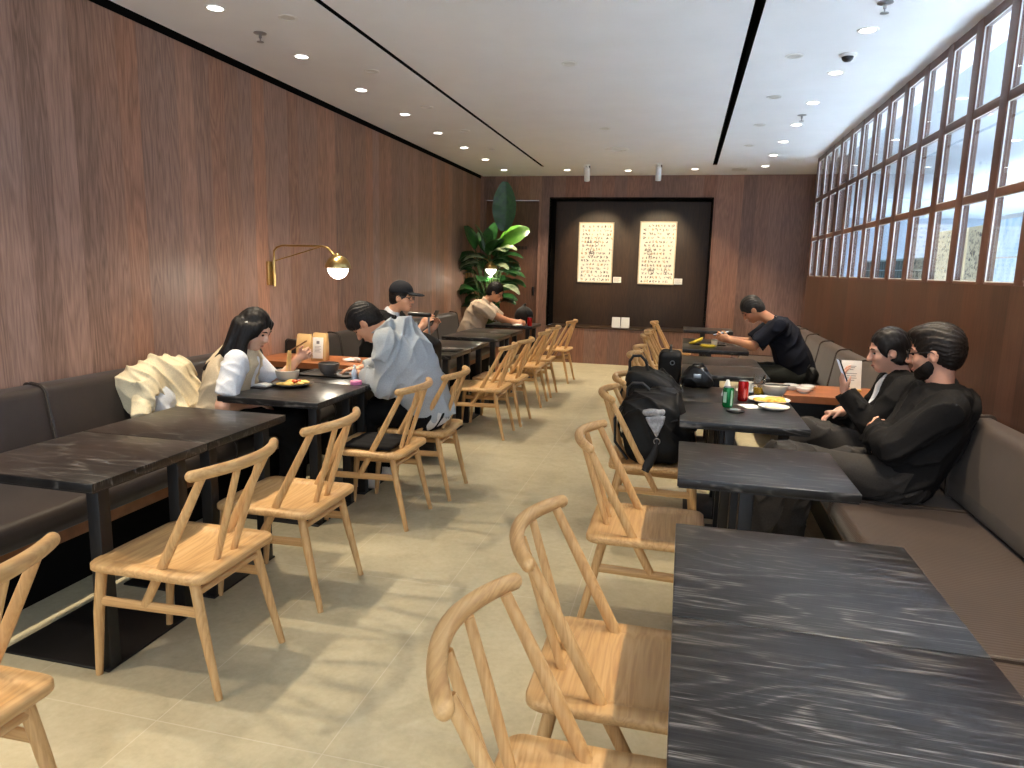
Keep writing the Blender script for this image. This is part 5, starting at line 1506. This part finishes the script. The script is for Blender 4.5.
    p = make_person(F6, 'person with dark tied-back hair in an open black jacket looking at a phone', 'skin_f', [
        dict(kind='top', name='white_top', mat='tee_white', sleeve=.01, se=0, e=.010, seed=15),
        dict(kind='top', name='black_jacket', mat='blackcloth', sleeve=1.95, e=.026, loose=.02, seed=16, fold=.008, fr=48, hem=-.12, extra=[lambda D: D.cap(F6.N - F6.f * .05 - F6.l * .06 + F6.u * .015, F6.N - F6.f * .05 + F6.l * .06 + F6.u * .015, .035, .035, .03)], open=[lambda D: D.ell(F6.C + F6.f * .17 + F6.u * .12, (.1, .055, .24), F6.Rt, .02, 'sub')]),
        dict(kind='bottom', name='trousers', mat='trouser', e=.022, seed=17, fold=.008, fr=60)], ('bun', 'hair'))
    phone('phone', 'dark phone held upright by the person in the black jacket', F6, (.893, 4.20, .965), (-.42, 0, 1), (0, 1, .0), L=.165, W=.08)
    # ---- bearded person in the black hoodie, arms folded
    F7 = Figure(1.06, 3.66, PI, .54, N=(1.225, 3.67, .965), HC=(1.175, 3.68, 1.145), pitch=10, hyaw=-24, sw=.18, girth=1.0, size=1.03)
    F7.set_arm(1, F7.L((.96, 3.74, .735)), hint=(.6, .6, -.6), hdir=(-.25, -1, -.05), palm=(-1, -.2, .1), curl=(.5, .6))
    F7.set_arm(-1, F7.L((.965, 3.62, .665)), hint=(-.1, -.8, -.9), hdir=(-.35, 1, .0), palm=(-1, .1, .1), curl=(.6, .7))
    F7.set_leg(1, (.56, .19, .63), (.66, .24, .22), (.80, .27, .15)); F7.set_leg(-1, (.42, -.1, .53), (.46, -.08, .09), (.59, -.09, .045))
    N7 = F7.N
    def hood7(D):
        b = N7 - F7.f * .05 + F7.u * .012
        D.ell(b - F7.f * .06 - F7.u * .05, (.075, .14, .09), F7.Rt, .03)
        for q in (-1, 1): D.cap(b + F7.l * .1 * q, b + F7.l * .06 * q + F7.f * .13 - F7.u * .035, .036, .028, .03)
        D.cap(b + F7.l * .1, b - F7.l * .1, .04, .04, .03)
    p = make_person(F7, 'person with a beard and glasses in a black hoodie sitting with folded arms', 'skin_g', [
        dict(kind='top', name='black_hoodie', mat='blackcloth', sleeve=1.96, e=.025, loose=.02, seed=18, fold=.011, fr=46, extra=[hood7], hem=-.12, shoe='shoe_white'),
        dict(kind='bottom', name='trousers', mat='trouser', e=.026, seed=19, fold=.009, fr=60)], ('thick', 'hair_brown'), hb=.0062)
    F7.glasses(p, M['plastic'])
    D = SDF(); z = F7.size
    D.ell(F7.H(.0285, 0, -.0355), np.array((.0705, .068, .0895)) * z, F7.RH, .01); D.ell(F7.H(.062, 0, -.095), np.array((.027, .030, .025)) * z, F7.RH, .02)
    D.cut(F7.H(.05, 0, -.045), F7.RH @ np.array((.75, 0, 1.0))); D.cut(F7.H(-.008, 0, 0), -F7.RH[:, 0]); D.ell(F7.H(.095, 0, -.07), np.array((.02, .022, .012)) * z, F7.RH, .006, 'sub')
    new_obj('beard', D.mesh('beard', .005, folds(.0015, 220, 3)), M['hair_brown'], p)
# ------------------------------------------------------------------ build everything
make_materials()
make_camera()
build_setting()
build_ceiling_fixtures()
build_chairs()
build_tables()
build_benches()
for fn in ('build_items', 'build_people'):
    if fn in globals(): globals()[fn]()
build_world()
for o in COL.objects:
    if 'used' in o: del o['used']
